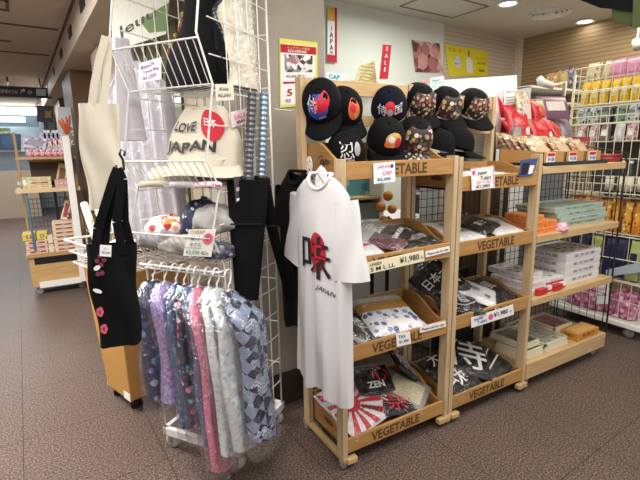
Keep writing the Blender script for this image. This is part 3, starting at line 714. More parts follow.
# oval mask tag on the crate side
Pm = at(309.5, 165.5, 'x', .026); mk = MB(); mk.prism([(.03*math.cos(2*PI*i/20), .043*math.sin(2*PI*i/20)) for i in range(20)], 0, .004, X=frame(Pm, (0, -1, 0), (-1, 0, 0)))
o = mk.build('paper_tag', WHITE); tag(o, 'white oval paper tag with red dots on the side of the top crate', 'tag')
d = MB(); Xm = frame(Pm, (0, -1, 0), (-1, 0, 0))
for a in ((-.012, .014, .004), (.012, .02, .004), (-.002, .0, .003), (.004, -.018, .006)): d.disk(a[0], a[1], .005, a[2], X=Xm)
d.build('dots', REDINK, o)
# ================================================================== white wire rack (local frame s, t, z)
WR = .445; DEP = .425
wr = empty('wire_rack', rk(WR/2, DEP/2, 0), 'tall white wire rack with sloping baskets and a rail of patterned garments', 'wire rack')
TIERS = ((1.92, 1.765), (1.467, 1.355), (1.155, 1.03), )     # rim height, bottom height
TOP = 2.42
def zz(s, ex=0):     # zigzag front edge of the side frames
    return [rk(s, -.02, TOP), rk(s, -.02, 2.3), rk(s, -.1, 1.94), rk(s, -.02, 1.765), rk(s, -.09, 1.47), rk(s, -.02, 1.355), rk(s, -.09, 1.158), rk(s, -.02, 1.03), rk(s, -.02, .9), rk(s, .0, .09)]
for s in (0, WR):
    b = MB(); b.tube(zz(s), .0045, 6)
    b.build('front_upright', WIREW, wr, smooth=True)
    MB().tube([rk(s, DEP, .09), rk(s, DEP, TOP)], .0055, 6).build('rear_upright', WIREW, wr, smooth=True)
    b = MB()
    for k in range(1, 5): b.tube([rk(s, DEP*k/5, .09), rk(s, DEP*k/5, TOP)], .0026, 5)
    for z in [.12+.135*k for k in range(17)]: b.tube([rk(s, 0 if z < .95 else -.03, z), rk(s, DEP, z+.0)], .003, 5)
    b.build('side_mesh', WIREW, wr)
b = MB()
for k in range(1, 9): b.tube([rk(WR*k/9, DEP, .09), rk(WR*k/9, DEP, TOP)], .0026, 5)
for z in [.12+.24*k for k in range(10)]: b.tube([rk(0, DEP, z), rk(WR, DEP, z)], .003, 5)
b.build('back_mesh', WIREW, wr)
for zr_, zb_ in TIERS + ((2.37, 2.22),):
    b = MB()
    b.tube([rk(0, -.1, zr_), rk(WR, -.1, zr_)], .004, 6); b.tube([rk(0, -.02, zb_), rk(WR, -.02, zb_)], .0035, 6)
    for k in range(12): 
        s = WR*(k+.5)/12; b.tube([rk(s, -.1, zr_), rk(s, -.02, zb_), rk(s, DEP, zb_+.01)], .0022, 5)
    for t in (.12, .26): b.tube([rk(0, t, zb_+.004), rk(WR, t, zb_+.004)], .003, 5)
    b.build('basket', WIREW, wr)
b = MB(); b.tube([rk(0, -.02, 1.0), rk(0, -.06, 1.0), rk(WR, -.06, 1.0), rk(WR, -.02, 1.0)], .006, 6)
b.tube([rk(0, -.03, .975), rk(WR+.01, -.03, .975)], .004, 6); b.build('hanging_rail', WIREW, wr, smooth=True)
b = MB()
for P, Q in ((rk(0, 0, 0), rk(WR, 0, 0)), (rk(WR, 0, 0), rk(WR, DEP, 0)), (rk(WR, DEP, 0), rk(0, DEP, 0)), (rk(0, DEP, 0), rk(0, 0, 0))):
    X = frame((P+Q)/2+Vector((0, 0, .1)), Q-P, (0, 0, 1)); L_ = (Q-P).length/2+.012; b.box(-L_, L_, -.012, .012, -.022, .022, X=X)
b.build('base_frame', WHP, wr, bevel=.003)
for s, t in ((.02, .02), (WR-.02, .02), (.02, DEP-.02), (WR-.02, DEP-.02)):
    P = rk(s, t, .035); b = MB(); X = frame(P, RU, (0, 0, 1))
    b.lathe([(.012, -.014), (.035, -.012), (.037, -.006), (.037, .006), (.035, .012), (.012, .014)], 16, X=X @ Matrix.Rotation(PI/2, 4, 'X'))
    c = b.build('caster_wheel', mat('clear_wheel', 'b9b4ae', .3), wr, smooth=True)
    b = MB(); b.box(-.022, .022, -.02, .02, .04, .052, X=X); b.box(-.012, .012, -.021, -.017, -.005, .045, X=X); b.box(-.012, .012, .017, .021, -.005, .045, X=X)
    b.build('caster_fork', CHROME, c)

# ---- garments on the rail
FILMG = film('garment_film', 'f4f6fa', .8, .12)
Y_ = [  # s, width, bottom z, material, label, depth
 (.085, .07, .34, pattern('cloth_navy_rounds', '23284a', ['7b86b0', '4c5a8c', '9fa6c6', '38406a', '6f9cc0'], 26, .45), 'navy garment with grey-blue rounds, leftmost on the rail', .20),
 (.165, .085, .33, pattern('cloth_lavender', 'b49ed2', ['cfc0ea', 'a48cca', 'c2ace2', '967fbe'], 60, .5), 'lavender floral garment, second on the rail', .17),
 (.24, .056, .22, pattern('cloth_denim_blue', '46638f', ['5c7dab', '37527f', '6d8ab6'], 50, .5), 'plain blue garment in a bag, third on the rail', .17),
 (.295, .06, .25, pattern('cloth_dark_blossom', '241c34', ['e58ab4', 'f0c040', '52b4c8', 'e06090', 'f2d7e4', 'd05060'], 28, .36), 'dark garment with pink and yellow blossoms, fourth on the rail', .20),
 (.345, .045, .15, pattern('cloth_blue_check', '52709f', ['a9bcd8', '3d5a8c'], 70, .3), 'blue garment with small checks, fifth on the rail', .18),
 (.385, .055, .05, pattern('cloth_pink', 'dd7d98', ['eaa0b6', 'cf6484', 'f0bccb'], 80, .4), 'pink garment reaching lowest, sixth on the rail', .20),
 (.45, .066, .16, pattern('cloth_white_flower', 'dfe3e6', ['a7b8cc', 'd9d6b0', 'b8c8d8', 'c8d0cc'], 44, .4, ring=.13), 'white garment with pale blue flowers, seventh on the rail', .21),
 (.50, .05, .19, pattern('cloth_white_yellow', 'e2e4e6', ['c4cedb', 'dedcc4', 'eef0f0', 'aebfd2'], 44, .4), 'white garment with yellow tints, eighth on the rail', .21),
 (.575, .075, .26, None, 'navy and white triangle patchwork garment, last on the rail', .16),
]
def tri_mat():
    m, nt, bs = newmat('cloth_triangles'); N = nt.nodes; L = nt.links
    tc = N.new('ShaderNodeTexCoord'); mp = N.new('ShaderNodeMapping'); mp.inputs['Rotation'].default_value = (.3, .8, .4); L.new(tc.outputs['Object'], mp.inputs['Vector'])
    ck = N.new('ShaderNodeTexChecker'); ck.inputs['Scale'].default_value = 21; ck.inputs['Color1'].default_value = s2l('1b2140'); ck.inputs['Color2'].default_value = s2l('8fa0bb'); L.new(mp.outputs['Vector'], ck.inputs['Vector'])
    c2 = N.new('ShaderNodeTexChecker'); c2.inputs['Scale'].default_value = 110; c2.inputs['Color1'].default_value = s2l('dfe4ea'); c2.inputs['Color2'].default_value = s2l('6f84a8'); L.new(tc.outputs['Object'], c2.inputs['Vector'])
    vo = N.new('ShaderNodeTexVoronoi'); vo.inputs['Scale'].default_value = 24; L.new(tc.outputs['Object'], vo.inputs['Vector'])
    sp = N.new('ShaderNodeSeparateColor'); L.new(vo.outputs['Color'], sp.inputs['Color'])
    th = N.new('ShaderNodeMath'); th.operation = 'GREATER_THAN'; th.inputs[1].default_value = .6; L.new(sp.outputs['Red'], th.inputs[0])
    mu = N.new('ShaderNodeMath'); mu.operation = 'MULTIPLY'; L.new(th.outputs[0], mu.inputs[0]); L.new(ck.outputs['Fac'], mu.inputs[1])
    mx = N.new('ShaderNodeMix'); mx.data_type = 'RGBA'; L.new(mu.outputs[0], mx.inputs['Factor']); L.new(ck.outputs['Color'], mx.inputs['A']); L.new(c2.outputs['Color'], mx.inputs['B'])
    L.new(mx.outputs['Result'], bs.inputs['Base Color']); bs.inputs['Roughness'].default_value = .6; return m
TRI = tri_mat()
def garment(i, s, w, zb, m, label, dep):
    zt = .93; tilt = (i-3)*.008; hs = min(s*.86+.0, WR+.045)
    e = empty('hanging_garment', rk(s, -.06, zb), label+' of the wire rack', 'garment', 'patterned garments in clear bags on the rail')
    sd = i*1.7
    def pt(u, v, k=1.0, lift=0):
        a = 2*PI*u; z = zb+(zt-zb)*v
        ww = w*.5*k*(1 if v < .85 else .35+.65*((1-v)/.15)**.6)*(1+.12*math.sin(v*9+sd)); dd = dep*.5*k*(1 if v < .86 else .25+.75*((1-v)/.14)**.7)
        c, q = math.cos(a), math.sin(a)
        x = ww*abs(c)**.6*(1 if c > 0 else -1); y = dd*abs(q)**.7*(1 if q > 0 else -1)
        x += .005*math.sin(z*13+y*30+sd)+tilt*(1-v) ; y += .008*math.sin(z*11+sd) + .03*(1-v)
        x += .004*math.sin(y*90+sd)
        s2 = s+(hs-s)*max(0, (v-.84)/.16)**1.0; return rk(s2+x, -.07+y, z-(.03*q*(1-v) if lift == 0 else 0))
    MB().grid(lambda u, v: pt(u, v), 28, 30, cu=True).build('cloth', m, e, smooth=True)
    MB().grid(lambda u, v: pt(u, v, 1.2, 1)+Vector((0, 0, .004-.06*(1-v)))+RU*(.006*math.sin(v*60+u*20+sd)), 24, 28, cu=True).build('plastic_bag', FILMG, e, smooth=True)
    h = MB(); P = lambda a, b_: rk(hs+a*.25, -.06+a, b_)
    h.tube([rk(hs, -.06+.022*math.cos(R(200-q*22)), 1.0-.006+.022*math.sin(R(200-q*22))+.003) for q in range(11)] + [rk(hs, -.045, .965), rk(hs, -.06, .95), rk(hs, -.06, .925)], .004, 6)
    h.tube([rk(hs, -.14, .885), rk(hs, -.06, .93), rk(hs, .02, .885)], .006, 6)
    h.build('hanger', WHP, e, smooth=True)
for i, (s, w, zb, m, lab, dep) in enumerate(Y_): garment(i, s, w, zb, m or TRI, lab, dep)

# ---- top basket: black tasselled bag, its price card, bagged cream cloth
def blob(name, fn, m, parent=None, nu=32, nv=20, **k): return MB().grid(fn, nu, nv, cu=True).build(name, m, parent, smooth=True, **k)
def lump(c, rx, ry, rz, sd, ax=RU, amp=.1, flat=.5):
    """soft cloth heap around c; flattened underside"""
    X = frame(c, ax, (0, 0, 1))
    def f(u, v):
        a = 2*PI*u; ph = -PI/2+PI*v; k = 1+amp*math.sin(3*a+sd)*math.cos(2*ph)+amp*.7*math.sin(5*a+4*ph+sd*2)+amp*.5*math.sin(9*a-3*ph+sd)
        z = math.sin(ph)*rz*k; z = z if z > 0 else z*flat
        c_ = max(0, math.cos(ph))**.7
        return X @ Vector((rx*k*c_*math.cos(a), ry*k*c_*math.sin(a), z))
    return f
e = empty('tasselled_bag', rk(.28, .08, 1.775), 'black cloth bag with pink embroidery and a tassel in the top wire basket', 'bag')
def bagf(u, v):
    a = 2*PI*u; z = 1.775+.40*v; wd = .15*(1-.35*v)+.015*math.sin(v*6); th = .085*(1-.5*v)
    return rk(.27+wd*math.cos(a)+.05*v+.01*math.sin(a*4+v*9), .09+th*math.sin(a)+.05*v, z)
body = blob('cloth_body', bagf, BLACKC, e, 40, 24)
b = MB()
fl_ = []
for k in range(9):
    cc = bagf(.5+.045+.035*math.sin(k*2.1), .4+.05*k)
    n_ = (cc-rk(.27, .09, cc.z)).normalized(); b.lathe([(0, .004), (.012+.004*math.sin(k*3), .002), (.014, -.004)], 8, k % 2, X=frame(cc+n_*.003, n_.cross(Vector((0, 0, 1))), n_))
b.build('embroidery', [mat('coral_thread', 'b5605c'), GOLD], body)
b = MB()
for k in range(7): b.tube([rk(.415+.004*k, .05, 1.90), rk(.42+.009*k, .04+.004*(k % 3), 1.82)], .0025, 5)
b.tube([rk(.41, .07, 2.0), rk(.427, .05, 1.90)], .008, 6); b.build('tassel', BLACKC, e)
def fold_card(name, c, ax, val, base, items, label, cat, **k): return sign(name, [rk(*rat(x, y, ax, val)) for x, y in c], base, items, label, cat, **k)
LILAC = mat('lilac_card', 'efe4f0', .6, var=.02)
fold_card('price_card', [(139, 63.5), (161, 57), (161, 79), (138.5, 83.5)], 't', -.115, LILAC, [('t', 'Beach', .4, .78, .18, mat('violet_ink', '6a4a8a'), .6, .1), ('t', 'Towel Bag', .55, .5, .18, mat('violet_ink', '6a4a8a'), .7, .1), ('t', '¥1,200', .5, .22, .2, mat('violet_ink', '6a4a8a'), .6, .1)], 'lilac handwritten price card on the top wire basket', 'price card')
e = empty('bagged_cloth', rk(.40, .24, 1.775), 'cream cloth in a clear wrinkled bag at the right of the top basket', 'bagged cloth')
blob('cloth', lambda u, v: rk(.395+.05*math.cos(2*PI*u)*(1-.4*v)+.008*math.sin(u*30+v*5), .24+.15*math.sin(2*PI*u)*(1-.35*v)+.01*math.sin(v*20), 1.78+.52*v), mat('cream_cloth', 'd6cdb9', .8, var=.1, scale=30), e)
blob('plastic_bag', lambda u, v: rk(.395+.056*math.cos(2*PI*u)*(1-.3*v)+.006*math.sin(u*50+v*25), .24+.165*math.sin(2*PI*u)*(1-.3*v)+.012*math.sin(v*30+u*20), 1.777+.56*v), FILMD, e)
# white gowns hanging inside the left of the rack, in film
e = empty('white_gown', rk(-.2, .2, 1.1), 'long white gown in clear film hanging at the left side of the wire rack', 'gown')
def gown(u, v):
    a = 2*PI*u; z = 1.08+.86*v; wd = (.2+.02*(1-v))*(1 if v < .85 else 1-.7*((v-.85)/.15)); th = .035
    return rk(-.20+.06*(1-v)+wd*math.cos(a), .20+th*math.sin(a)+.012*math.sin(math.cos(a)*18+2)+.02*v, z)
blob('cloth', gown, mat('gown_white', 'cac7cf', .8, var=.08), e, 64, 14)
blob('plastic_bag', lambda u, v: gown(u, v)+RV*(-.012-.003*math.sin(u*30+v*4)), film('gown_film', 'e8e8ee', .1, .5), e, 48, 14)
e = empty('white_gown', rk(-.07, .04, 1.56), 'short white gown in film hanging in front of the long gown, beside the canvas tote', 'gown')
def gown2(u, v):
    a = 2*PI*u; z = 1.56+.44*v
    return rk(-.075+.05*math.cos(a)*(1.1-.6*v), .04+.07*math.sin(a)*(1.1-.7*v)+.01*math.sin(a*5), z)
blob('cloth', gown2, mat('gown_white', 'd8d4da'), e, 40, 14)
# ---- middle basket: LOVE JAPAN cap bag, folded cloth bags
e = empty('printed_bag', rk(.27, .1, 1.44), 'cream cloth bag printed LOVE JAPAN with a red disc, in the middle basket', 'bag')
def ljp(u, v):
    a = 2*PI*u; q = math.sin(a); c = math.cos(a); wd = .185*(1-.5*max(0, v-.45)**1.5*2.2); th = .1*(1-.62*v)
    return rk(.29+wd*abs(c)**.75*(1 if c > 0 else -1), .09+th*abs(q)**.8*(1 if q > 0 else -1)+.02*v, 1.425+.265*v+.006*math.sin(c*9))
body = blob('cloth_body', ljp, CREAMC, e, 48, 20)
MB().add([ljp(i/24, 1) for i in range(24)], [tuple(range(24))]).build('top_fold', CREAMC, e)
blob('brim_fold', lambda u, v: rk(.29+.215*math.cos(2*PI*u)*(1-.1*v), .07+.13*math.sin(2*PI*u)*(1-.25*v), 1.40+.045*v+.006*math.sin(2*PI*u*3)), CREAMC, e, 40, 6)
def ljw(x, z, off):
    u0, best = .5, None
    lo = z/.265
    c = max(-.98, min(.98, x/.185)); a = math.acos(abs(c)**(1/.75)*(1 if c > 0 else -1)); 
    return ljp(-a/(2*PI) % 1, lo) - RV*off - Vector((0, 0, 0))
b = MB(); wf = lambda x, y, z: ljw(x, y, z)
b.text('LOVE', -.055, .185, .009, .042, 0, wid=.135, warp=wf, bold=.03, shear=.2); b.text('JAPAN', -.015, .095, .009, .055, 0, wid=.27, warp=wf, bold=.035)
for i in range(18):
    for q in range(3):
        b.add([ljw(.10+.062*r_*math.cos(2*PI*s_/18), .19+.066*r_*math.sin(2*PI*s_/18), .005) for r_, s_ in ((q/3, i), ((q+1)/3, i), ((q+1)/3, i+1), (q/3, i+1))], [(0, 1, 2, 3)], 1)
b.text('日本', .10, .20, .013, .035, 2, warp=wf, bold=.03)
b.build('print', [INK, REDC, WHITE], body)
for k, (s, t, z, rx, m, lab) in enumerate(((.16, .06, 1.375, .17, CREAMC, 'cream rolled cloth at the left under the printed bag'), (.30, .12, 1.375, .16, mat('grey_pouch', '77777c', .8), 'grey folded cloth under the printed bag'), (.2, .2, 1.385, .14, pattern('cloth_navy_print', '2a3050', ['c8ccda', '4a557c'], 40, .35), 'navy printed cloth at the back of the middle basket'))):
    o = blob('folded_cloth', lump(rk(s, t, z+.015), rx, .09, .05, k*2.), m); tag(o, lab, 'folded cloth')
for k in range(3):
    P0, P1 = rk(.02+.15*k, -.03, 1.363), rk(.2+.13*k, -.03, 1.367)
    o = MB().tube([P0, P0.lerp(P1, .5)+Vector((0, 0, .004)), P1], .014, 10).build('rolled_fan', [CREAMC, WHITEC, pattern('fan_pink', 'f0e6ea', ['d0304a', 'e890a8'], 60, .4)][k], smooth=True)
    tag(o, ('cream roll at the left along the middle basket front', 'white roll in the middle along the middle basket front', 'white and pink roll at the right along the middle basket front')[k], 'roll')
fold_card('price_card', [(215, 84), (233, 84), (234, 100), (216, 101)], 't', -.06, mat('beige_card', 'd9d2bf', .6), [('t', 'Kids', .5, .7, .2, INK, .5), ('t', '¥2,500', .5, .3, .22, INK, .7)], 'beige price card hanging under the top basket', 'price card')
fold_card('price_card', [(231, 112), (247, 108), (249, 122), (232, 128)], 's', WR+.02, mat('pink_card', 'ead2d4', .6), [('t', 'SALE', .5, .6, .3, PINKINK, .7), ('t', '¥500', .5, .25, .22, INK, .5)], 'pink price card clipped to the side of the wire rack', 'price card')
# ---- lower basket
e = empty('cushion_bag', rk(.10, .05, 1.05), 'grey bag with a white and orange printed top in the lower basket', 'bag')
blob('grey_side', lump(rk(.08, .02, 1.10), .13, .095, .065, 1.), mat('pouch_grey', '8b898b', .8), e)
blob('printed_top', lump(rk(.09, .04, 1.15), .11, .085, .06, 1.), pattern('pouch_print', 'eee4da', ['e09a4a', 'd03a3a', 'f4f0ea', 'e8c070', 'f0a090'], 30, .55), e)
for k, (s, t, z, r_, m, lab) in enumerate(((.25, .10, 1.17, (.1, .1, .11), pattern('pouch_navy', '262c48', ['d6dae4', '4c5880'], 32, .3), 'navy floral pouch standing at the back of the lower basket'),
    (.36, .05, 1.19, (.11, .08, .075), mat('pouch_stone', 'a3a09c', .8), 'stone grey pouch on top at the right of the lower basket'), (.22, -.01, 1.085, (.13, .07, .05), mat('pouch_taupe', '9a948c', .8), 'taupe pouch at the front of the lower basket'), (.40, .0, 1.07, (.09, .06, .045), pattern('pouch_dark', '33343e', ['8a8c98', '5a5c68'], 40, .4), 'dark patterned pouch at the front right of the lower basket'))):
    o = blob('cloth_pouch', lump(rk(s, t, z), *r_, k*1.3+.5), m); tag(o, lab, 'pouch')
o = MB().tube([rk(.27+.05*math.cos(R(a)), .02, 1.20+.05*math.sin(R(a))) for a in range(150, 400, 20)], .014, 8).build('scarf_ring', mat('scarf_grey', 'b0aca8', .8), smooth=True); tag(o, 'pale grey rolled scarf looped over the pouches', 'scarf')
fold_card('price_card', [(189, 229.5), (216, 229), (211, 257), (183, 255.5)], 't', -.1, mat('cream_sign', 'f0ece2', .6), [('t', 'CHEAP', .35, .9, .13, mat('tan_ink', 'b99a5a'), .55), ('t', '着付', .32, .68, .17, BLUEINK, .36), ('t', 'ゆかた', .38, .44, .16, mat('violet_ink', '6a4a8a'), .42), ('r', .02, .6, .3, .32, TEALINK), ('t', '¥3,500', .33, .15, .18, TEALINK, .5), ('d', .78, .66, .2, PINKINK), ('d', .78, .66, .07, mat('plum_ink', '5a4a78')), ('t', '税込', .78, .14, .14, INK, .26)], 'white price card with a pink flower above the garments', 'price card')

# ---- umbrellas hanging at the right side
GRIP = [mat('grip_grey', '5c5c62', .35, metal=.6), mat('grip_blue', '8497a4', .3, metal=.6)]
for k, (top, mid, tip, lab) in enumerate((((252, 93), (248, 180), (247, 300), 'black umbrella with a grey ribbed grip, hanging on the wire rack side'), ((264, 93), (261, 178), (288, 299), 'black umbrella with a blue-silver ribbed grip, its tip swung toward the pillar'))):
    sp = (.52, .545)[k]
    A, Bm, Ct = [rk(*rat(*q, 's', sp)) for q in (top, mid, tip)]
    e = empty('umbrella', Ct, lab, 'umbrella', 'black umbrellas with ribbed grips')
    pts = [A.lerp(Bm, i/60) for i in range(61)]; b = MB(); b.tube(pts, [.019+.0028*math.sin(i*1.75) for i in range(61)], 12); b.build('grip', GRIP[k], e, smooth=True)
    b = MB(); X = frame(Bm, RU, (A-Bm)); b.lathe([(.0, -.01), (.03, -.01), (.033, 0), (.03, .008), (.018, .008)], 18, X=X); b.build('guard', BLACKP, e, smooth=True)
    w0 = (.085, .032)[k]; n = 24
    def can(u, v):
        c = Bm.lerp(Ct, v); a = 2*PI*u; r_ = w0*(1-.45*v if k == 0 else (1.1-.85*v))*(1+.12*math.sin(a*8)); d = (Ct-Bm).normalized(); e1 = rt0; e2 = Vector((.5, .866, 0))
        return c+e1*(r_*math.cos(a))+e2*(r_*.35*math.sin(a))
    b = MB().grid(can, n, 14, cu=True); b.add([can(i/n, 1) for i in range(n)], [tuple(range(n))]); b.add([can(i/n, 0) for i in range(n)], [tuple(range(n))]); b.build('canopy', BLACKC, e, smooth=True)
    e2 = Vector((.5, .866, 0)); MB().tube([Bm.lerp(Ct, .35)-e2*.034+rt0*(w0*.8), Bm.lerp(Ct, .35)-e2*.034-rt0*(w0*.8)], .004).build('strap', BLACKP, e)
o = fold_card('price_card', [(234, 177), (242, 176), (242, 200), (236, 203)], 's', .5, mat('tag_dark', '4a4246', .5), [('t', '¥500', .5, .5, .15, WHITE, .7), ('r', .1, .9, .05, .15, WHITE)], 'small dark price tag on the umbrella canopy', 'price tag')
# curved hook wire
o = MB().tube([rk(.47, .42, 1.70), rk(.55, .46, 1.69), rk(.6, .5, 1.72)], .003).build('wire_hook', WIREW); tag(o, 'white wire hook sticking out of the rack side near the pillar', 'hook')

# ---- canvas tote and black flower tote at the left side
TA = Matrix.Identity(4)
def tote(name, X, w, h, th, m, label, strap, strap_top, prints=None, taper=1.0, strap_w=.028):
    """flat shopping bag in a local frame: x across, z up, y thickness"""
    e = empty(name, X.to_translation(), label, 'tote bag')
    def f(u, v):
        a = 2*PI*u; c, q = math.cos(a), math.sin(a); ww = w/2*(1+(taper-1)*(1-v)); z = h*v
        return X @ Vector((ww*abs(c)**.55*(1 if c > 0 else -1)+.006*math.sin(v*8+q), th*(1-.6*v)*abs(q)**.8*(1 if q > 0 else -1)+.006*math.sin(c*5+v*7), z-.012*abs(c)*(1-v)))
    b = MB().grid(f, 40, 20, cu=True); b.add([f(i/40, 0) for i in range(40)], [tuple(range(40))]); body = b.build('body', m, e, smooth=True)
    for k, sg in enumerate((-1, 1)):
        y = sg*th*.35; b = MB()
        pts = strap(sg)
        for (p, q) in zip(pts[:-1], pts[1:]):
            p, q = Vector(p), Vector(q); d = (q-p).normalized(); n = Vector((d.z, 0, -d.x))*strap_w/2; o_ = Vector((0, .0022, 0))
            vs = [p-n-o_, p+n-o_, q+n-o_, q-n-o_, p-n+o_, p+n+o_, q+n+o_, q-n+o_]
            b.add([X @ v for v in vs], [(0, 1, 2, 3), (7, 6, 5, 4), (0, 4, 5, 1), (2, 6, 7, 3), (1, 5, 6, 2), (0, 3, 7, 4)])
        b.build('strap', m, e)
    return e, body, f
ex = Vector((.80, -.60, 0))          # bags face the viewer a little to the left
sc = lambda px, py, y=.36: at(px, py, 'y', y)
P0 = sc(109, 207); Ht = sc(109, 104).z-P0.z
Xt = frame(P0, (1, -.25, 0), (0, 0, 1)); Xti = Xt.inverted()
Wt = ((Xti @ sc(121, 130)).x-(Xti @ sc(78, 130)).x)
def tstrap(sg):
    pts = ((92, 107), (95, 85), (101, 58), (107, 38)) if sg < 0 else ((103, 107), (106, 85), (108, 60), (108, 37))
    r_ = [Xti @ sc(*p) for p in pts]; return [(p.x, sg*.01, p.z) for p in r_]
tote('canvas_tote', Xt, Wt, Ht, .03, CREAMC, 'plain cream canvas tote bag hanging at the left corner of the wire rack', tstrap, None, strap_w=.027)
Yb = .20
P1 = at(121, 340, 'y', Yb); W1 = (at(90, 262, 'y', Yb)-at(143, 262, 'y', Yb)).length; H1 = at(117, 243, 'y', Yb).z-P1.z
Xb = frame(P1, (1, -.35, 0), (0, 0, 1)); h2 = Xb.inverted() @ at(119, 168, 'y', Yb)
e, body, f = tote('flower_tote', Xb, W1*.98, H1, .055, BLACKC, 'black tote bag with pink and white flowers hanging from a hook beside the wire rack',
     lambda sg: [(-.035+.01*sg, sg*.02-.02, H1-.05), (-.02+.01*sg, sg*.015, H1+.06), (h2.x-.014, sg*.006, h2.z-.03), (h2.x, 0, h2.z), (h2.x+.012, sg*.006, h2.z-.04), (.045+.01*sg, sg*.015, H1+.08), (.058+.012*sg, sg*.02, H1-.04)], None, taper=.8, strap_w=.03)
def onbag(px, py, off=.058):
    d = ray(px, py); o_ = Xb.inverted() @ CAMP; dd = Xb.inverted().to_3x3() @ d; k = (-off-o_.y)/dd.y; return Xb @ (o_+dd*k)
def el(cx, cy, rx, ry, n=12, rot=0): return [(cx+rx*math.cos(2*PI*i/n)*math.cos(rot)-ry*math.sin(2*PI*i/n)*math.sin(rot), cy+rx*math.cos(2*PI*i/n)*math.sin(rot)+ry*math.sin(2*PI*i/n)*math.cos(rot)) for i in range(n)]
def petal(name, pts, m, off): MB().add([onbag(x, y, off) for x, y in pts], [tuple(range(len(pts)))]).build(name, m, e)
ROSE = mat('rose_print', '7a3048')
for x, y in ((97, 261), (100, 256), (104, 260), (101, 265), (98, 274), (102, 273)): petal('rose_petal', el(x, y, 2.6, 2.4), ROSE, .06)
petal('white_petal', el(97, 268, 3.6, 2.4, rot=-.5), WHITE, .063); petal('white_petal', el(97.5, 291, 5, 2.0, rot=.3), WHITE, .062)
for x, y, r_ in ((100, 312, 4), (104, 329, 4)):
    for k in range(5): petal('pink_petal', el(x+2.2*math.cos(k*1.257), y+3.4*math.sin(k*1.257), 1.7, 2.2, rot=k*1.257), PINKINK, .062)
sign('price_tag', [onbag(x, y, .066) for x, y in ((100, 245), (111.5, 245.5), (111, 257), (99.5, 256))], WHITE, [('t', '¥2,200', .55, .35, .2, INK, .7), ('t', '税込', .5, .7, .16, GREYP, .3)], '', '', parent=e)
o = MB().tube([at(*q, 'y', Yb) for q in ((116, 165), (116.5, 170), (120, 172.5), (124, 169), (123, 160), (119.5, 154), (121, 149.5), (125, 151.5), (124, 156))], .0045, 8).build('s_hook', BLACKP, smooth=True); tag(o, 'black S-shaped hook carrying the black flower tote', 'hook')
# ================================================================== pillar poster, wall posters, things behind the racks
PY = .655
def onp(px, py, yb): # point on a plane turned with the building, yb deep
    d = ray(px, py); n = Vector((-math.sin(TH), math.cos(TH), 0)); return CAMP+d*((yb-CAMP.dot(n))/d.dot(n))
def qb(c, yb): return [onp(x, y, yb) for x, y in c]
YEL = mat('yellow_card', 'e3dc62', .6, var=.04); LIME = mat('yellow_poster', 'd6c81e', .5, var=.03)
PHOTO1 = pattern('photo_grey_pink', '6a6468', ['e2dcdc', '3a363a', 'c8a0a8', '8f8a8c', 'f2eeee', 'a0707c'], 46, .5, kind='cells')
sign('wall_poster', qb([(279.5, 38), (317.5, 42.5), (317.5, 104), (280, 108)], PY), YEL, [('r', .03, .93, .04, .93, WHITE), ('r', .02, .96, .8, .92, REDC), ('t', 'インバウンド商品', .48, .88, .04, YEL, .6), ('t', 'SOUVENIR', .45, .83, .04, WHITE, .5), ('r', .12, .86, .52, .78, PHOTO1), ('t', '¥5,500 税込', .4, .46, .05, INK, .5), ('t', 'SALE', .8, .41, .06, INK, .24), ('r', .08, .4, .35, .38, REDC), ('t', '5', .24, .22, .1, REDC, .14), ('t', '限定', .2, .1, .05, INK)], 'yellow edged poster with a red header on the stone pillar', 'poster')
WP = WB-.006
sign('banner_strip', qb([(327.5, 6), (337, 8), (337, 63), (327.5, 62)], WB-.02), WHITE, [('r', 0, .95, .75, 1, mat('banner_yellow', 'd8a83a')), ('r', .75, 1, 0, 1, REDC), ('r', 0, 1, 0, .14, REDC), ('t', 'J', .4, .62, .09, INK), ('t', 'A', .4, .5, .09, INK), ('t', 'P', .4, .38, .09, INK), ('t', 'A', .4, .27, .09, INK), ('t', 'N', .4, .18, .06, INK)], 'narrow vertical banner with red border and black letters next to the pillar', 'banner')
MEAT = pattern('photo_meat', '8d5a5c', ['a86e6e', '5c2e34', 'c99a94', '7a4248', 'd8b4aa'], 16, .5, kind='cells')
sign('wall_poster', qb([(411.5, 40), (439.5, 43.5), (443, 73), (415.5, 72)], WP), MEAT, [('d', .3, .35, .24, mat('meat_pink', 'c08a86', .5, var=.3, scale=12)), ('d', .65, .3, .24, mat('meat_rose', 'a8686a', .5, var=.3, scale=12)), ('d', .45, .75, .2, mat('meat_rose', 'a8686a')), ('d', .78, .68, .18, mat('meat_pink', 'c08a86'))], 'poster with a photo of meat slices on the back wall', 'poster')
sign('wall_poster', qb([(445, 44), (488, 51), (488, 76), (449, 76)], WP), LIME, [('t', 'ゴルゴ', .2, .86, .13, REDC, .3), ('d', .24, .46, .19, mat('pale_disc', 'cfd6e6')), ('t', 'テレビで', .24, .55, .07, BLUEINK, .16), ('t', '紹介', .24, .42, .08, BLUEINK, .14), ('p', [(.44, .1), (.6, .1), (.6, .55), (.54, .68), (.54, .88), (.5, .88), (.5, .68), (.44, .55)], mat('bottle_white', 'd8d6d0')), ('r', .445, .595, .45, .56, BLUEINK), ('r', .45, .59, .2, .4, mat('bottle_label', '9aa0c0')), ('p', [(.5, .68), (.54, .68), (.54, .9), (.5, .9)], mat('bottle_neck', '8a6a50')), ('t', 'おいしい', .82, .66, .09, REDC, .26), ('t', 'あま酒', .82, .48, .08, INK, .2), ('t', '¥500', .82, .2, .1, INK, .14)], 'bright yellow poster with a bottle printed on it on the back wall', 'poster')
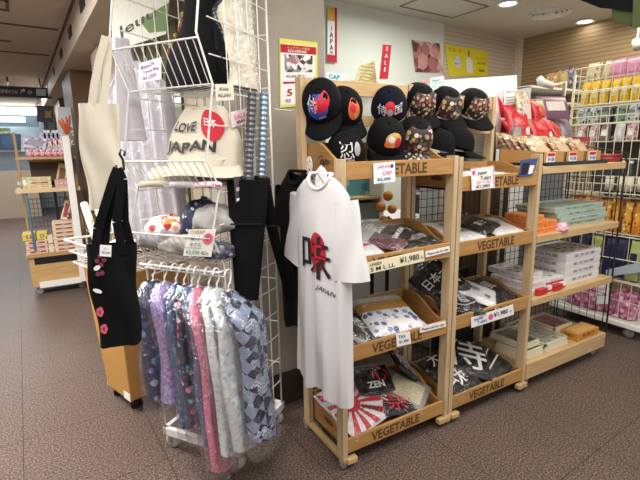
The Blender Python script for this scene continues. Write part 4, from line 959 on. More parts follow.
# signs standing on the cap rail / white partition
def qy(c, y): return [at(a, b_, 'y', y) for a, b_ in c]
sign('cap_sign', qy([(327, 72), (345.5, 74.5), (344, 86.5), (326.5, 84)], .36), mat('ice_card', 'e3eef2', .6), [('t', 'CAP', .4, .68, .4, TEALINK, .62, 0, .05), ('t', '¥2,200', .6, .22, .28, PINKINK, .7, 0, .03)], 'white card reading CAP in teal letters standing on the cap rail', 'sign')
e = empty('paper_bag', at(366, 84, 'y', .5), 'pale yellow paper bag with wavy printed lines standing behind the caps', 'paper bag')
c4 = qy([(360, 65.5), (374.5, 61), (377, 83), (354.5, 84.5)], .5); bk = [p+Vector((.035, .06, 0)) for p in c4]
KR = mat('kraft_pale', 'd9cf9c', .8)
MB().add(c4+bk, [(0, 3, 2, 1), (4, 5, 6, 7), (0, 1, 5, 4), (1, 2, 6, 5), (3, 7, 6, 2), (0, 4, 7, 3)]).build('bag', KR, e)
b = MB()
for k in range(6):
    t = .12+.14*k; b.tube([c4[0].lerp(c4[3], t).lerp(c4[1].lerp(c4[2], t), u/8)+Vector((-.001, -.003, .006*math.sin(u*1.3+k))) for u in range(1, 8)], .0012, 4)
b.build('printed_lines', mat('kraft_line', 'a99a5a'), e)
sign('vertical_sign', qy([(383, 44.5), (391.5, 45), (388, 79), (379.5, 79)], .45), REDC, [('t', 'S', .5, .88, .12, WHITE), ('t', 'A', .5, .68, .12, WHITE), ('t', 'L', .5, .48, .12, WHITE), ('t', 'E', .5, .28, .12, WHITE)], 'small red vertical sign with white letters standing behind the navy cap', 'sign')
sign('memo_card', qy([(430, 78), (444, 76), (445, 88), (430, 90)], .37), mat('mint_card', 'd3e2de', .6), [('t', 'New!', .4, .75, .2, TEALINK, .5), ('t', 'フラワー', .5, .5, .16, TEALINK, .7), ('t', 'キャップ', .5, .25, .16, TEALINK, .7)], 'pale green handwritten card on the rail above the floral caps', 'card')
o = MB().box(-.02, .02, -.006, .006, 0, .045, X=Matrix.Translation(at(423, 90, 'y', .35))).build('pink_clip', PINKINK, bevel=.006); tag(o, 'small pink clip on the rail at the first floral cap', 'clip')
# white partition behind
e = empty('white_partition', (1.0, .62, 0), 'white display partition with a slanting top standing behind the cap racks', 'partition')
A = qy([(444, 80), (517, 75), (517, 126), (444, 126)], .46)
MB().add(A+[p+Vector((0, .015, 0)) for p in A], [(0, 3, 2, 1), (4, 5, 6, 7), (0, 1, 5, 4), (1, 2, 6, 5), (2, 3, 7, 6), (3, 0, 4, 7)]).build('slanted_board', WHP, e)
bx_ = at(340, 84, 'y', .62); b2 = at(446, 84, 'y', .62)
MB().box(bx_.x, b2.x+.1, .62, .64, 1.5, bx_.z).build('back_panel', mat('partition_panel', 'cfd4cc', .6), e)
MB().box(bx_.x, b2.x+.1, .56, .70, bx_.z-.01, bx_.z+.012).build('top_shelf', WHP, e)
for x in (bx_.x+.01, b2.x+.08): MB().box(x, x+.02, .625, .645, .0, 1.5).build('leg', WHP, e)
MB().box(A[0].x+.02, A[0].x+.04, .475, .49, .0, A[0].z-.02).build('leg', WHP, e); MB().box(A[1].x-.06, A[1].x-.04, .475, .49, 0, A[1].z-.02).build('leg', WHP, e)
o = sign('red_print_paper', qy([(496, 93), (509, 90), (508, 146), (496, 148)], .457), mat('paper_pinkred', 'e6d2ce', .6), [('p', [(.1, .95), (.5, .8), (.85, .5), (.4, .1), (.1, .02), (.45, .45), (.2, .75)], REDC), ('r', .6, .95, .1, .35, REDC), ('d', .8, .85, .1, REDC)], 'white paper with bold red brush figure beside the last floral cap', 'paper')
sign('notice_paper', qy([(504, 88), (516, 87), (516, 107), (504, 109)], .454), WHITE, [('t', 'お知らせ', .5, .8, .14, REDINK, .7)]+[('r', .12, .88, .12+.13*k, .16+.13*k, GREYP) for k in range(4)], 'white notice sheet with small text on the partition edge', 'notice')
# behind the lower racks: white counter, teal panel, plush, cushions, cartons
e = empty('white_counter', (1.2, 1.15, 0), 'long white low counter standing behind the first rack', 'counter')
MB().box(.66, 1.75, .95, 1.35, .08, .96).build('front_panel', mat('counter_white', 'dfe6e4', .4), e, bevel=.004); MB().box(.64, 1.77, .93, 1.37, .96, .99).build('counter_top', WHP, e, bevel=.004)
MB().box(.7, 1.72, .98, 1.33, 0, .08).build('plinth', M_DARKB, e)
b = MB()
for x in (.86, 1.0, 1.16): b.box(x, x+.03, .945, .95, .1, .94)
b.build('dark_stripes', BLACKP, e)
e = empty('teal_display', (.78, 1.0, .99), 'small pale shelf box with a teal picture panel standing on the white counter', 'display')
q = qy([(356, 183), (381, 183), (381, 228), (356, 231)], 1.0)
MB().box(q[0].x, q[1].x+.03, 1.0, 1.18, .99, 1.0).build('base', WHP, e); MB().box(q[1].x, q[1].x+.02, .99, 1.16, .99, 1.36).build('side_panel', WHP, e); MB().box(q[0].x-.12, q[0].x-.1, .99, 1.16, .99, 1.36).build('side_panel', WHP, e)
MB().box(q[0].x-.12, q[1].x+.02, 1.14, 1.16, .99, 1.36).build('picture_panel', pattern('teal_scene', '5fa0ac', ['9cc8cc', '3f7f92', 'c9dfe0', '6f8f80'], 14, .4), e)
MB().box(q[0].x-.1, q[1].x, 1.0, 1.14, 1.15, 1.165).build('shelf', PINEX, e)
MB().box(q[0].x-.1, q[1].x, 1.02, 1.13, 1.0, 1.12).build('wire_box', mat('basket_grey', '6d7670', .6), e)
for k, (px, py, r_) in enumerate(((388, 196, .036), (381, 207, .036), (392, 209, .034), (384, 220, .03))):
    P = at(px, py, 'y', .90); o = MB().lathe([(r_*math.sin(PI*i/10), -r_*math.cos(PI*i/10)) for i in range(11)], 16, X=Matrix.Translation(P)).build('plush_ball', mat('plush_orange', 'cf8a4a', .9, var=.15), smooth=True)
    tag(o, ['topmost orange plush ball behind the first rack', 'left orange plush ball behind the first rack', 'lower right orange plush ball behind the first rack', 'small orange plush ball at the bottom of the plush cluster'][k], 'plush ball', 'orange plush balls')
P = at(389, 222, 'y', .94); o = blob('red_pouch', lump(P-Vector((0, 0, .09)), .05, .03, .12, 2., ax=Vector((1, 0, 0)), amp=.08), mat('pouch_red', 'a8323c', .7)); tag(o, 'red pouch standing under the orange plush balls', 'pouch')
e = empty('black_box_stand', (1.42, 1.0, .99), 'dark box stand topped with a maroon cushion behind the first rack', 'stand')
q = qy([(425, 183), (445, 183), (443, 224), (424, 226)], 1.0)
MB().box(q[0].x, q[1].x, 1.0, 1.2, .99, 1.14).build('box', mat('box_brown', '3a2824', .6), e, bevel=.004)
blob('cushion', lump(Vector(((q[0].x+q[1].x)/2, 1.09, 1.19)), .1, .08, .06, .4, ax=Vector((1, 0, 0)), amp=.05), mat('cushion_maroon', '6b3548', .8), e); MB().box(q[0].x+.01, q[1].x-.01, 1.01, 1.18, 1.135, 1.155).build('white_band', WHP, e)
e = empty('paper_stand', (1.6, .9, .99), 'white paper roll on a black stand behind the second rack', 'stand')
q = qy([(446, 178), (463, 176), (463, 203), (446, 206)], .9)
MB().box(q[0].x, q[1].x, .9, .904, .99+.06, 1.31).build('white_sheet', WHITE, e); MB().box(q[0].x+.04, q[0].x+.055, .91, .925, .0, 1.3).build('rod', BLACKP, e); MB().box(q[0].x+.13, q[0].x+.145, .91, .925, .0, 1.3).build('rod', BLACKP, e)
MB().box(q[0].x, q[1].x, .905, .93, .99, 1.0).build('cross_bar', BLACKP, e)
e = empty('white_bag_stack', (1.12, .56, 0), 'white plastic sack standing behind the second rack crates', 'sack')
blob('sack', lambda u, v: Vector((1.18+.075*math.cos(2*PI*u)*(1-.2*v), .56+.05*math.sin(2*PI*u), .0+1.28*v+.008*math.sin(u*25))), WHP, e, 24, 10)
e = empty('brown_carton', (1.62, .68, 0), 'dark brown carton stack standing behind the black wire mesh', 'carton')
CB = mat('carton_brown', '5d452e', .8, var=.15, scale=8)
for z0, z1 in ((0, .44), (.442, .86), (.862, 1.3)): MB().box(1.36, 1.82, .55, .95, z0, z1).build('box', CB, e, bevel=.006)
e = empty('white_carton', (1.31, .78, 0), 'white carton standing behind the black wire mesh of the second rack', 'carton')
MB().box(1.27, 1.35, .66, .9, 0, 1.3).build('box', mat('carton_white', 'c9d2d8', .6), e, bevel=.006)
e = empty('black_crate', (1.15, .44, 0), 'black plastic tray leaning behind the third crate of the second rack', 'tray')
MB().box(1.0, 1.3, .425, .458, .60, .72).build('tray', BLACKP, e, bevel=.008); MB().box(1.0, 1.3, .425, .458, .0, .6).build('stand', mat('tray_stand', '2a2a2c', .6), e)
# ================================================================== third bay: snack boxes on its shelves
def gbox(name, x0, x1, y0, y1, z0, z1, col, label, cat='box', group=None, top=None, side=None, rz=0, txt=None, lid=None, inkm=INK):
    """gift box: body, overlapping lid and print"""
    cx, cy = (x0+x1)/2, (y0+y1)/2; w, d, h = x1-x0, y1-y0, z1-z0
    e = empty(name, (cx, cy, z0), label, cat, group, R(rz))
    MB().box(-w/2+.002, w/2-.002, -d/2+.002, d/2-.002, 0, h*.6).build('body', side or col, e, bevel=.002, local=True)
    l = MB().box(-w/2, w/2, -d/2, d/2, h*.32, h).build('lid', col, e, bevel=.0025, local=True)
    p = MB(); ml = [top or inkm, inkm]
    p.quad((-w*.4, -d*.38, h+.0006), (w*.4, -d*.38, h+.0006), (w*.4, d*.38, h+.0006), (-w*.4, d*.38, h+.0006), 0)
    if txt:
        p.text(txt, 0, h*.62, .0006, h*.42, 1, X=Matrix(((1, 0, 0, 0), (0, 0, -1, -d/2), (0, 1, 0, 0), (0, 0, 0, 1))), wid=w*.6)
        p.text(txt, 0, h*.62, .0006, h*.42, 1, X=Matrix(((0, 0, -1, -w/2), (-1, 0, 0, 0), (0, 1, 0, 0), (0, 0, 0, 1))), wid=d*.6)
    p.build('print', ml, l, local=True); return e
def pouch(X, w, h, t, m, label, cat='snack pack', group=None, name='snack_pack', lab_m=WHITE, seal=True):
    """pillow pack standing in the x-z plane with crimped seals and a printed panel"""
    e = empty(name, (0, 0, 0), label, cat, group)
    def f(u, v):
        a = 2*PI*u; c, q = math.cos(a), math.sin(a); k = (1-abs(2*v-1)**3)
        return Vector((w/2*(1-.06*k)*(abs(c)**.35)*(1 if c > 0 else -1), (t/2*k+.001)*q, h*v))
    b = MB().grid(f, 20, 10, cu=True).build('pack_body', m, e, smooth=True, local=True)
    p = MB(); p.box(-w/2, w/2, -.001, .001, h-.002, h+.012); p.build('seal', m, e, local=True)
    p = MB(); p.quad((-w*.3, -t/2-.002, h*.3), (w*.3, -t/2-.002, h*.3), (w*.3, -t/2-.002, h*.72), (-w*.3, -t/2-.002, h*.72)); p.build('printed_panel', lab_m, b, local=True)
    setm(e, X); return e
ZS = (.178, .597, .987, 1.387)
TAGB = pattern('tag_blue_print', 'f0eef0', ['6b86b8', 'd06a78'], 60, .3)
SNK = pattern('snack_mix', 'a8987a', ['a04a3a', '77854c', 'cfc4a8', 'a8824e', '84403a', 'b8ac90'], 60, .6)
REDP = pattern('red_pack', 'b8242a', ['d8ccc4', 'c83a3a', 'a01820', 'd85a50', 'c02a2e'], 16, .42, rough=.3); PALEP = pattern('pale_pack', 'b8ae94', ['b05058', '8c9468', 'd8d0bc', 'a88a5c'], 50, .55)
bxs = ((1.40, 1.60), (1.62, 1.81), (1.83, 2.0))
tr = empty('display_tray', (1.7, .18, ZS[3]), 'flat black tray under the snack boxes on the top shelf', 'tray')
MB().box(1.39, 2.02, .0, .33, ZS[3], ZS[3]+.012).build('tray', BLACKP, tr, bevel=.003); MB().box(1.39, 2.02, -.004, .0, ZS[3], ZS[3]+.022).build('front_lip', BLACKP, tr)
for k, (x0, x1) in enumerate(bxs):
    z = ZS[3]+.013
    e = empty('snack_box', ((x0+x1)/2, .17, z), '%s open cardboard snack box on the top shelf, with a price tag' % ('left', 'middle', 'right')[k], 'snack box', 'open snack boxes on the top shelf')
    b = MB(); b.box(x0, x1, .03, .33, z, z+.004); b.box(x0, x1, .03, .034, z, z+.065); b.box(x0, x1, .326, .33, z, z+.09)
    for x in (x0, x1-.004): b.prism([(.03, 0), (.33, 0), (.33, .09), (.03, .065)], 0, .004, X=Matrix(((0, 0, 1, x), (1, 0, 0, 0), (0, 1, 0, z), (0, 0, 0, 1))))
    bo = b.build('carton', CARD, e)
    sign('price_tag', [(x0+.03, .029, z+.062), (x0+.11, .029, z+.062), (x0+.11, .029, z+.005), (x0+.03, .029, z+.005)], WHITE, [('r', .05, .95, .62, .95, REDINK), ('t', '¥108', .5, .35, .4, BLUEINK, .8)], '', '', parent=bo)
    for j in range(5):
        X = Matrix.Translation(((x0+x1)/2+.004*math.sin(j*2), .075+.052*j, z+.012+.012*j)) @ Matrix.Rotation(R(-38), 4, 'X')
        pouch(X, x1-x0-.02, .15, .03, SNK if (j+k) % 3 else PALEP, '%s pack from the front in the %s snack box' % (ORD[j], ('left', 'middle', 'right')[k]), group='packs in the snack boxes', lab_m=mat('label_snack', 'b09a78', .5, var=.3, scale=30))
# red and pale bags piled at the back
for k, (px, py, y, w, h, m, rx, rz, lab) in enumerate(((520, 136, .33, .18, .2, REDP, -20, -10, 'red snack bag standing at the far left of the pile, beside the film bag'), (541, 124, .38, .2, .16, REDP, -18, 14, 'red snack bag standing at the back of the pile under the plum bag'), (526, 143, .30, .2, .2, REDP, -40, 10, 'red snack bag lying at the left of the pile above the second rack'), (545, 140, .30, .2, .2, REDP, -35, -8, 'red snack bag in the middle of the pile above the snack boxes'), (561, 138, .29, .18, .18, REDP, -42, 20, 'red snack bag at the right of the pile above the snack boxes'),
    (524, 131, .36, .16, .24, PALEP, -8, 5, 'pale patterned bag standing upright behind the red bags'), (537, 130, .40, .15, .2, mat('bag_olive', 'a8a284', .4, var=.3, scale=20), -10, -8, 'olive tinted clear bag behind the red bags'), (556, 119, .40, .24, .17, mat('bag_plum', '6a4a5c', .35, var=.35, scale=18), -25, -20, 'plum grey bag leaning on top of the red bags'), (569, 139, .40, .18, .18, mat('bag_smoke', '8a8088', .3, var=.3, scale=18), -25, 12, 'smoky clear bag at the right end behind the red bags'))):
    P = at(px, py, 'y', y)
    pouch(Matrix.Translation(P) @ Matrix.Rotation(R(rz), 4, 'Z') @ Matrix.Rotation(R(rx), 4, 'X'), w, h, .05, m, lab, 'snack bag', 'bags piled above the snack boxes', 'snack_bag', lab_m=mat('label_pale', 'c8bab2', .5, var=.3, scale=40) if k in (5, 7) else m)
e = empty('film_bag', at(515, 158, 'y', .30), 'grey clear film bag hanging beside the red brush paper', 'bag'); P = e.location.copy()
blob('film', lambda u, v: P+Vector((.05*math.cos(2*PI*u)*(1-.3*v), .03*math.sin(2*PI*u), -.02+.26*v)), FILMD, e, 20, 8); blob('contents', lambda u, v: P+Vector((.04*math.cos(2*PI*u)*(1-.2*v), .02*math.sin(2*PI*u), -.01+.2*v)), mat('bag_grey', '9a958c', .5), e, 20, 8)
P = at(606, 165, 'y', .12); e = empty('round_tin', P, 'dark red round tin at the right end of the top shelf', 'tin')
MB().lathe([(0, 0), (.085, 0), (.088, .004), (.088, .045)], 24, X=Matrix.Translation((P.x, P.y, ZS[3]))).build('tin', mat('tin_red', '7a1a1e', .35), e, smooth=True); MB().lathe([(.09, .035), (.09, .052), (.0, .054)], 24, X=Matrix.Translation((P.x, P.y, ZS[3]))).build('lid', mat('tin_lid', '8a2a2a', .3), e, smooth=True)
gbox('red_box', 2.02, 2.2, .22, .34, ZS[3], ZS[3]+.17, mat('box_red_brown', '9a3c34', .5), 'brick red box with a pale label at the right end of the top shelf', top=PALEP, txt='おみやげ', inkm=WHITE)
# second shelf: orange boxes, green boxes
ORB = mat('box_orange', 'e68c4a', .5, var=.12, scale=30); GRB = mat('box_green', 'a6b9ab', .5, var=.06); GRS = mat('box_green_side', 'b9c6b8', .5)
for k, (x0, j) in enumerate(((1.37, 0), (1.37, 1), (1.37, 2), (1.49, 0), (1.49, 1))):
    gbox('orange_box', x0+.004*(j % 2), x0+.115, .03+.01*j, .22+.01*j, ZS[2]+.037*j, ZS[2]+.037*j+.035, ORB, 'orange snack box, %s layer of the %s stack' % (('bottom', 'middle', 'top')[j], ('left', 'right')[k > 2]), group='orange boxes on the second shelf', txt='みかん', inkm=mat('orange_dark', '8a3c1c'), top=mat('orange_pale', 'e8a05a'))
for k, (x0, x1, y0, y1, j) in enumerate(((1.66, 2.2, .06, .34, 0), (1.66, 2.2, .05, .33, 1), (1.64, 2.18, .06, .34, 2), (1.62, 2.17, .07, .35, 3))):
    gbox('green_box', x0, x1, y0, y1, ZS[2]+.034*j, ZS[2]+.034*j+.032, GRB, 'wide pale green box, %s of its stack on the second shelf' % ('lowest', 'second from the bottom', 'third from the bottom', 'topmost')[j], group='pale green boxes', side=GRS, txt='抹茶', top=mat('green_print', '9fb2a4', .5), inkm=mat('green_ink', '5a7a68'))
o = blob('candy_bag', lump(Vector((1.62, .02, ZS[2]+.012)), .045, .04, .035, 1., ax=Vector((1, 0, 0))), pattern('candy_pink', 'e0a0b0', ['c85a78', 'f2dce2'], 60, .45)); tag(o, 'small pink candy bag in front of the green boxes', 'candy bag')
# third shelf: white boxes
WBX = mat('box_white', 'e3e1df', .45, var=.03); GRYT = pattern('box_photo', 'c9c9c4', ['7a7a5a', 'a8a890', '5c5a58', 'e0deda'], 30, .45)
for j in range(4):
    gbox('white_box', 1.76+.006*(j % 2), 2.17, .05, .35, ZS[1]+.053*j, ZS[1]+.053*j+.051, WBX, 'white gift box, %s of the tall stack on the third shelf' % ('lowest', 'second from the bottom', 'third from the bottom', 'topmost')[j], group='white boxes in the tall stack', txt='東京銘菓', top=GRYT if j == 3 else WBX, inkm=mat('ink_violet', '5a4a68'))
for k, (x0, y0, j) in enumerate(((1.38, .04, 0), (1.57, .03, 0), (1.39, .05, 1), (1.575, .05, 1), (1.42, .10, 2))):
    gbox('flat_pack', x0, x0+.18, y0, y0+.28, ZS[1]+.04*j, ZS[1]+.04*j+.038, WBX, 'flat white snack pack with red end, %s' % ('bottom left of its pile', 'bottom right of its pile', 'middle left of its pile', 'middle right of its pile', 'topmost of its pile')[k], group='flat white packs with red ends', txt='せんべい', top=pattern('pack_print', 'd8d4d2', ['8a8486', 'b04048', 'f0eeec'], 26, .4), inkm=REDC, side=REDC if k in (1, 3) else WBX)
for k, x0 in enumerate((1.60, 1.44)):
    o = MB().box(x0, x0+.09, .012, .045, ZS[1]+.001+.0, ZS[1]+.042).build('red_sleeve', mat('sleeve_red', 'c22a2a', .4, var=.2), bevel=.004); tag(o, ('red sleeve box in front of the flat packs, nearer the white stack', 'red sleeve box in front of the flat packs, nearer the pine post')[k], 'box')
# bottom board: cream boxes with clear lids
CRB = mat('box_cream', 'ddd6b8', .5, var=.05)
def lidbox(x0, x1, y0, y1, z, h, label, cont):
    e = empty('cream_box', ((x0+x1)/2, (y0+y1)/2, z), label, 'box', 'cream boxes on the bottom board')
    b = MB(); b.box(x0, x1, y0, y1, z, z+h*.6); t = .014
    b.box(x0, x1, y0, y0+t, z+h*.6, z+h); b.box(x0, x1, y1-t, y1, z+h*.6, z+h); b.box(x0, x0+t, y0, y1, z+h*.6, z+h); b.box(x1-t, x1, y0, y1, z+h*.6, z+h)
    b.build('tray', CRB, e, bevel=.002)
    c = MB(); n = 3
    for i in range(n): c.box(x0+t+(x1-x0-2*t)*i/n+.004, x0+t+(x1-x0-2*t)*(i+1)/n-.004, y0+t+.004, y1-t-.004, z+h*.6, z+h*.85)
    c.build('contents', cont, e, bevel=.004)
    MB().box(x0+.004, x1-.004, y0+.004, y1-.004, z+h, z+h+.003).build('clear_lid', FILM, e)
    return e
REDT = mat('contents_red', '9a4a44', .5, var=.3, scale=30); DKT = mat('contents_dark', '4a463e', .5, var=.3, scale=30); PLT = pattern('contents_pale', 'c9c4b4', ['8a8474', 'e6e2d6', 'b0a890'], 40, .5)
Zb = ZS[0]+.001
lidbox(1.37, 1.57, .03, .25, Zb, .055, 'cream box with red contents at the left of the bottom board', REDT); lidbox(1.38, 1.56, .05, .3, Zb+.06, .04, 'cream box with dark contents stacked at the left of the bottom board', DKT)
lidbox(1.59, 1.84, .03, .31, Zb, .06, 'cream box with pale contents under a clear lid, centre of the bottom board', PLT); lidbox(1.86, 2.08, .14, .37, Zb, .07, 'cream box with red contents at the back of the bottom board', REDT)
lidbox(1.62, 1.84, .315, .385, Zb, .07, 'narrow cream box behind the clear lid box on the bottom board', DKT)
gbox('orange_carton', 1.92, 2.18, .01, .13, Zb, Zb+.055, mat('carton_orange', 'c98a3c', .6), 'orange brown carton at the right end of the bottom board', top=mat('carton_pale', 'd8a868'), txt='和菓子')

# ================================================================== cream wire rack at the right
GX = 2.70; GY0, GY1 = .66, -.42; GD = .42
e = empty('wire_shop_rack', (GX+GD/2, .15, 0), 'large cream wire rack full of yellow packs and small goods at the right', 'wire rack')
GF = [.10, .80, 1.10, 1.525, 1.80]
for x in (GX, GX+GD):
    for y in (GY0, GY1): MB().tube([(x, y, .09), (x, y, 2.06)], .008, 6).build('upright', WIREC, e, smooth=True)
def gm(name, P, ux, uz, nx, nz, r=.003): mesh_panel(name, P, nx, nz, ux, uz, e, r=r, m=WIREC, frame_r=.005)
L_ = GY1-GY0
MB().box(GX+GD-.03, GX+GD-.01, GY1, GY0, .5, 2.0).build('added_dark_fill', mat('fill_dark', '4a443e', .7), e)  # added dark sheet, stands in for the dark depth of densely packed goods
gm('front_mesh', (GX, GY0, 1.525), (0, L_, 0), (0, 0, .14), 15, 1); gm('front_mesh', (GX, GY0, 1.80), (0, L_, 0), (0, 0, .12), 15, 1)
gm('front_mesh', (GX-.02, GY0, 1.66), (0, L_, 0), (0, 0, .06), 15, 1); gm('front_mesh', (GX, GY0, 1.10), (0, L_, 0), (0, 0, .1), 15, 1); gm('front_mesh', (GX, GY0, .62), (0, L_, 0), (0, 0, .2), 12, 1); gm('front_mesh', (GX, GY0, .14), (0, L_*.62, 0), (0, 0, .30), 9, 2)
gm('back_mesh', (GX+GD, GY0, .1), (0, L_, 0), (0, 0, 1.95), 14, 14); gm('end_mesh', (GX, GY0, .1), (GD, 0, 0), (0, 0, 1.95), 6, 14)
gm('top_mesh', (GX-.02, GY0, 1.81), (0, L_, 0), (.01, 0, .29), 22, 3); gm('front_mesh', (GX-.015, GY0, 1.13), (0, L_, 0), (0, 0, .66), 18, 5)
for z in GF[1:]: gm('wire_shelf', (GX, GY0, z), (0, L_, 0), (GD, 0, 0), 14, 4)
MB().box(GX-.03, GX+GD+.03, GY1+.38, GY0+.03, .09, .13).build('base_frame', WHP, e, bevel=.006)
for x, y in ((GX+.03, .06), (GX+.03, .6), (GX+GD-.03, .06), (GX+GD-.03, .6)):
    c = MB().lathe([(.012, -.014), (.038, -.012), (.04, 0), (.038, .012), (.012, .014)], 16, X=Matrix.Translation((x, y, .041)) @ Matrix.Rotation(PI/2, 4, 'Y')).build('caster_wheel', RUBBER, e, smooth=True)
    b = MB(); b.box(x-.02, x+.02, y-.02, y+.02, .078, .09); b.box(x-.022, x-.017, y-.012, y+.012, .03, .08); b.box(x+.017, x+.022, y-.012, y+.012, .03, .08); b.build('caster_fork', GREYP, c)
b = MB()
for z in (.44, .62): b.tube([(GX, .05, z), (GX-.02, -.05, z), (GX+.1, -.16, z)], .004)
b.tube([(GX, .03, .14), (GX-.02, -.05, .5), (GX, -.1, .8)], .004); b.build('side_loop', WIREC, e)
FX = Matrix.Rotation(R(-90), 4, 'Z')        # packs face the aisle (-x)
def row(n, y0, y1, x, z, w, h, t, m, labf, group, lab_m=WHITE, name='snack_pack', cat='snack pack', tilt=-6, ms=None):
    first = None
    for k in range(n):
        y = y0+(y1-y0)*k/(n-1); X = Matrix.Translation((x+.008*math.sin(k*2.3), y, z)) @ FX @ Matrix.Rotation(R(tilt+2*math.sin(k*1.7)), 4, 'X') @ Matrix.Rotation(R(3*math.sin(k*3.1)), 4, 'Y')
        mm = (ms or [m])[k % len(ms or [m])]
        if ms or first is None: first = pouch(X, w, h, t, mm, labf(k), cat, group, name, lab_m)
        else: dup(first, X, labf(k))
YP = mat('yellow_pack', 'e2bb1c', .4, var=.12, scale=14); YPL = pattern('yellow_pack_print', 'e8d890', ['7a5a20', 'c89a20', 'f4ecd0'], 40, .4)
row(11, .60, -.14, GX+.06, 1.815, .066, .175, .045, YP, lambda k: '%s yellow snack pack from the left in the top wire basket' % ORD[k], 'yellow packs in the top wire basket', YPL)
PK = [mat('pouch_pink', 'd48ab4', .5, var=.2, scale=14), pattern('pouch_lilac', 'b8a0c8', ['e6dce8', '8a70a0'], 40, .4), pattern('pouch_sky', '86aac8', ['dce8f0', '4a6a94', '2e4668'], 30, .45), pattern('pouch_sand', 'c8bc9c', ['7a705a', 'e8e0cc'], 40, .4)]
cn = ['pink', 'lilac', 'sky blue', 'sand coloured']
for k in range(9):
    mi = (3, 3, 0, 0, 1, 0, 2, 2, 2)[k]
    X = Matrix.Translation((GX+.14+.03*(k % 2), .60-.095*k, 2.0)) @ FX @ Matrix.Rotation(R(-12), 4, 'X') @ Matrix.Rotation(R(9*math.sin(k*2)), 4, 'Y')
    pouch(X, .11, .15, .05, PK[mi], '%s cloth pouch, %s from the left above the yellow packs' % (cn[mi], ORD[k]), 'pouch', 'cloth pouches above the yellow packs', 'cloth_pouch', lab_m=PK[mi])
MINT = pattern('mint_pack', '7fa68e', ['4c7a64', 'd4dcd4', 'b08080', '38584a'], 40, .45); NVW = pattern('navy_white_pack', 'd6d8e0', ['3a4470', '8a90b0'], 36, .45); PRD = pattern('pink_red_pack', 'e0b8bc', ['b84a5a', 'f0e4e2', 'c87a84'], 40, .45); BTL = pattern('green_bottle', '33453a', ['dcd8ce', '5a7060', '22302a'], 30, .45)
row(10, .62, -.2, GX+.17, 1.68, .07, .12, .05, NVW, lambda k: '%s small pack from the left in the rear row under the yellow packs' % ORD[k], 'small packs in the rear row', NVW, ms=[mat('pack_teal', '3f6a5c', .5, var=.3), PRD, mat('pack_ink', '2c3040', .5)])
row(10, .62, -.2, GX+.17, 1.54, .07, .13, .05, BTL, lambda k: '%s dark pack from the left behind the pink and white row' % ORD[k], 'dark packs behind the pink row', BTL, ms=[BTL, mat('pack_ink', '2c3040'), BTL])
row(9, .62, -.16, GX+.07, 1.675, .075, .11, .05, MINT, lambda k: '%s small pack from the left on the shelf under the yellow packs' % ORD[k], 'small packs under the yellow packs', MINT, ms=[NVW, NVW, mat('pack_grey', '6a6a6c', .5), MINT])
row(9, .60, -.16, GX+.06, 1.53, .07, .125, .05, PRD, lambda k: '%s pack from the left on the pink and white row' % ORD[k], 'pink and white packs on the middle wire shelf', WHITE, ms=[PRD, PRD, mat('pack_dusk', '8a7a80', .5), WBX])
def bottle(X, label, group):
    e = empty('drink_bottle', (0, 0, 0), label, 'bottle', group)
    MB().lathe([(0, 0), (.027, 0), (.03, .006), (.03, .16), (.026, .19), (.011, .23), (.011, .255)], 14).build('glass', mat('bottle_dark', '2c3a30', .2), e, smooth=True, local=True)
    MB().lathe([(.0306, .04), (.0306, .15)], 14).build('paper_label', mat('label_cream', 'ece2cc', .5), e, smooth=True, local=True); MB().lathe([(.013, .25), (.013, .272), (0, .273)], 12).build('cap', WHP, e, smooth=True, local=True)
    setm(e, X); return e
bt0 = None
for k in range(11):
    X = Matrix.Translation((GX+.06+.04*(k % 2), .34-.07*k, 1.105)); lab = '%s dark green bottle from the left on the wire shelf' % ORD[k]
    bt0 = bottle(X, lab, 'dark bottles on the wire shelf') if bt0 is None else (dup(bt0, X, lab), bt0)[1]
bt2 = None
for k in range(7):
    X = Matrix.Translation((GX+.22, .1-.07*k, 1.105)); lab = '%s dark green bottle from the left in the rear row of the wire shelf' % ORD[k]
    dup(bt0, X, lab)
ORP = mat('orange_pack', 'd0832a', .4, var=.2, scale=20); YOP = pattern('yellow_orange_pack', 'dca23c', ['b8641e', 'f0d890', '9a4a20'], 40, .45)
row(12, .62, -.18, GX+.05, .815, .06, .24, .04, YOP, lambda k: '%s tall orange and yellow pack from the left on the wire shelf' % ORD[k], 'tall orange packs on the wire shelf', YOP, ms=[YOP, ORP])
row(12, .62, -.18, GX+.16, .83, .06, .26, .04, YOP, lambda k: '%s tall pack from the left in the rear row behind the orange packs' % ORD[k], 'tall packs in the rear row', YOP, ms=[mat('pack_brown', '7a4a2c', .5), YOP, mat('pack_rose', 'b87a7a', .5)])
NVP = mat('navy_pack', '2a2c52', .4, var=.15); LMP = mat('lime_pack', 'b8c07a', .4, var=.2)
row(8, .58, -.1, GX+.05, .46, .08, .30, .05, NVP, lambda k: '%s tall %s pack from the left on the lower wire shelf' % (ORD[k], ('navy', 'navy', 'lime')[k % 3]), 'tall packs on the lower wire shelf', NVP, ms=[NVP, NVP, LMP])
gm('wire_shelf', (GX, GY0, .45), (0, L_, 0), (GD, 0, 0), 14, 4)
PNKF = pattern('pink_furoshiki', 'b86a8a', ['e4b8c8', '8a3c60', 'd898b0'], 30, .45)
for k, (y, rx, rz_, lab) in enumerate(((.44, .16, .15, 'pink printed cloth bundle at the left in the bottom of the wire rack'), (.16, .13, .19, 'pink printed cloth bundle at the right in the bottom of the wire rack'))):
    o = blob('cloth_bundle', lump(Vector((GX+.15, y, .145)), rx, .13, rz_, 1.3*k, ax=Vector((0, 1, 0)), flat=.05), PNKF); tag(o, lab, 'cloth bundle', 'pink cloth bundles in the wire rack')
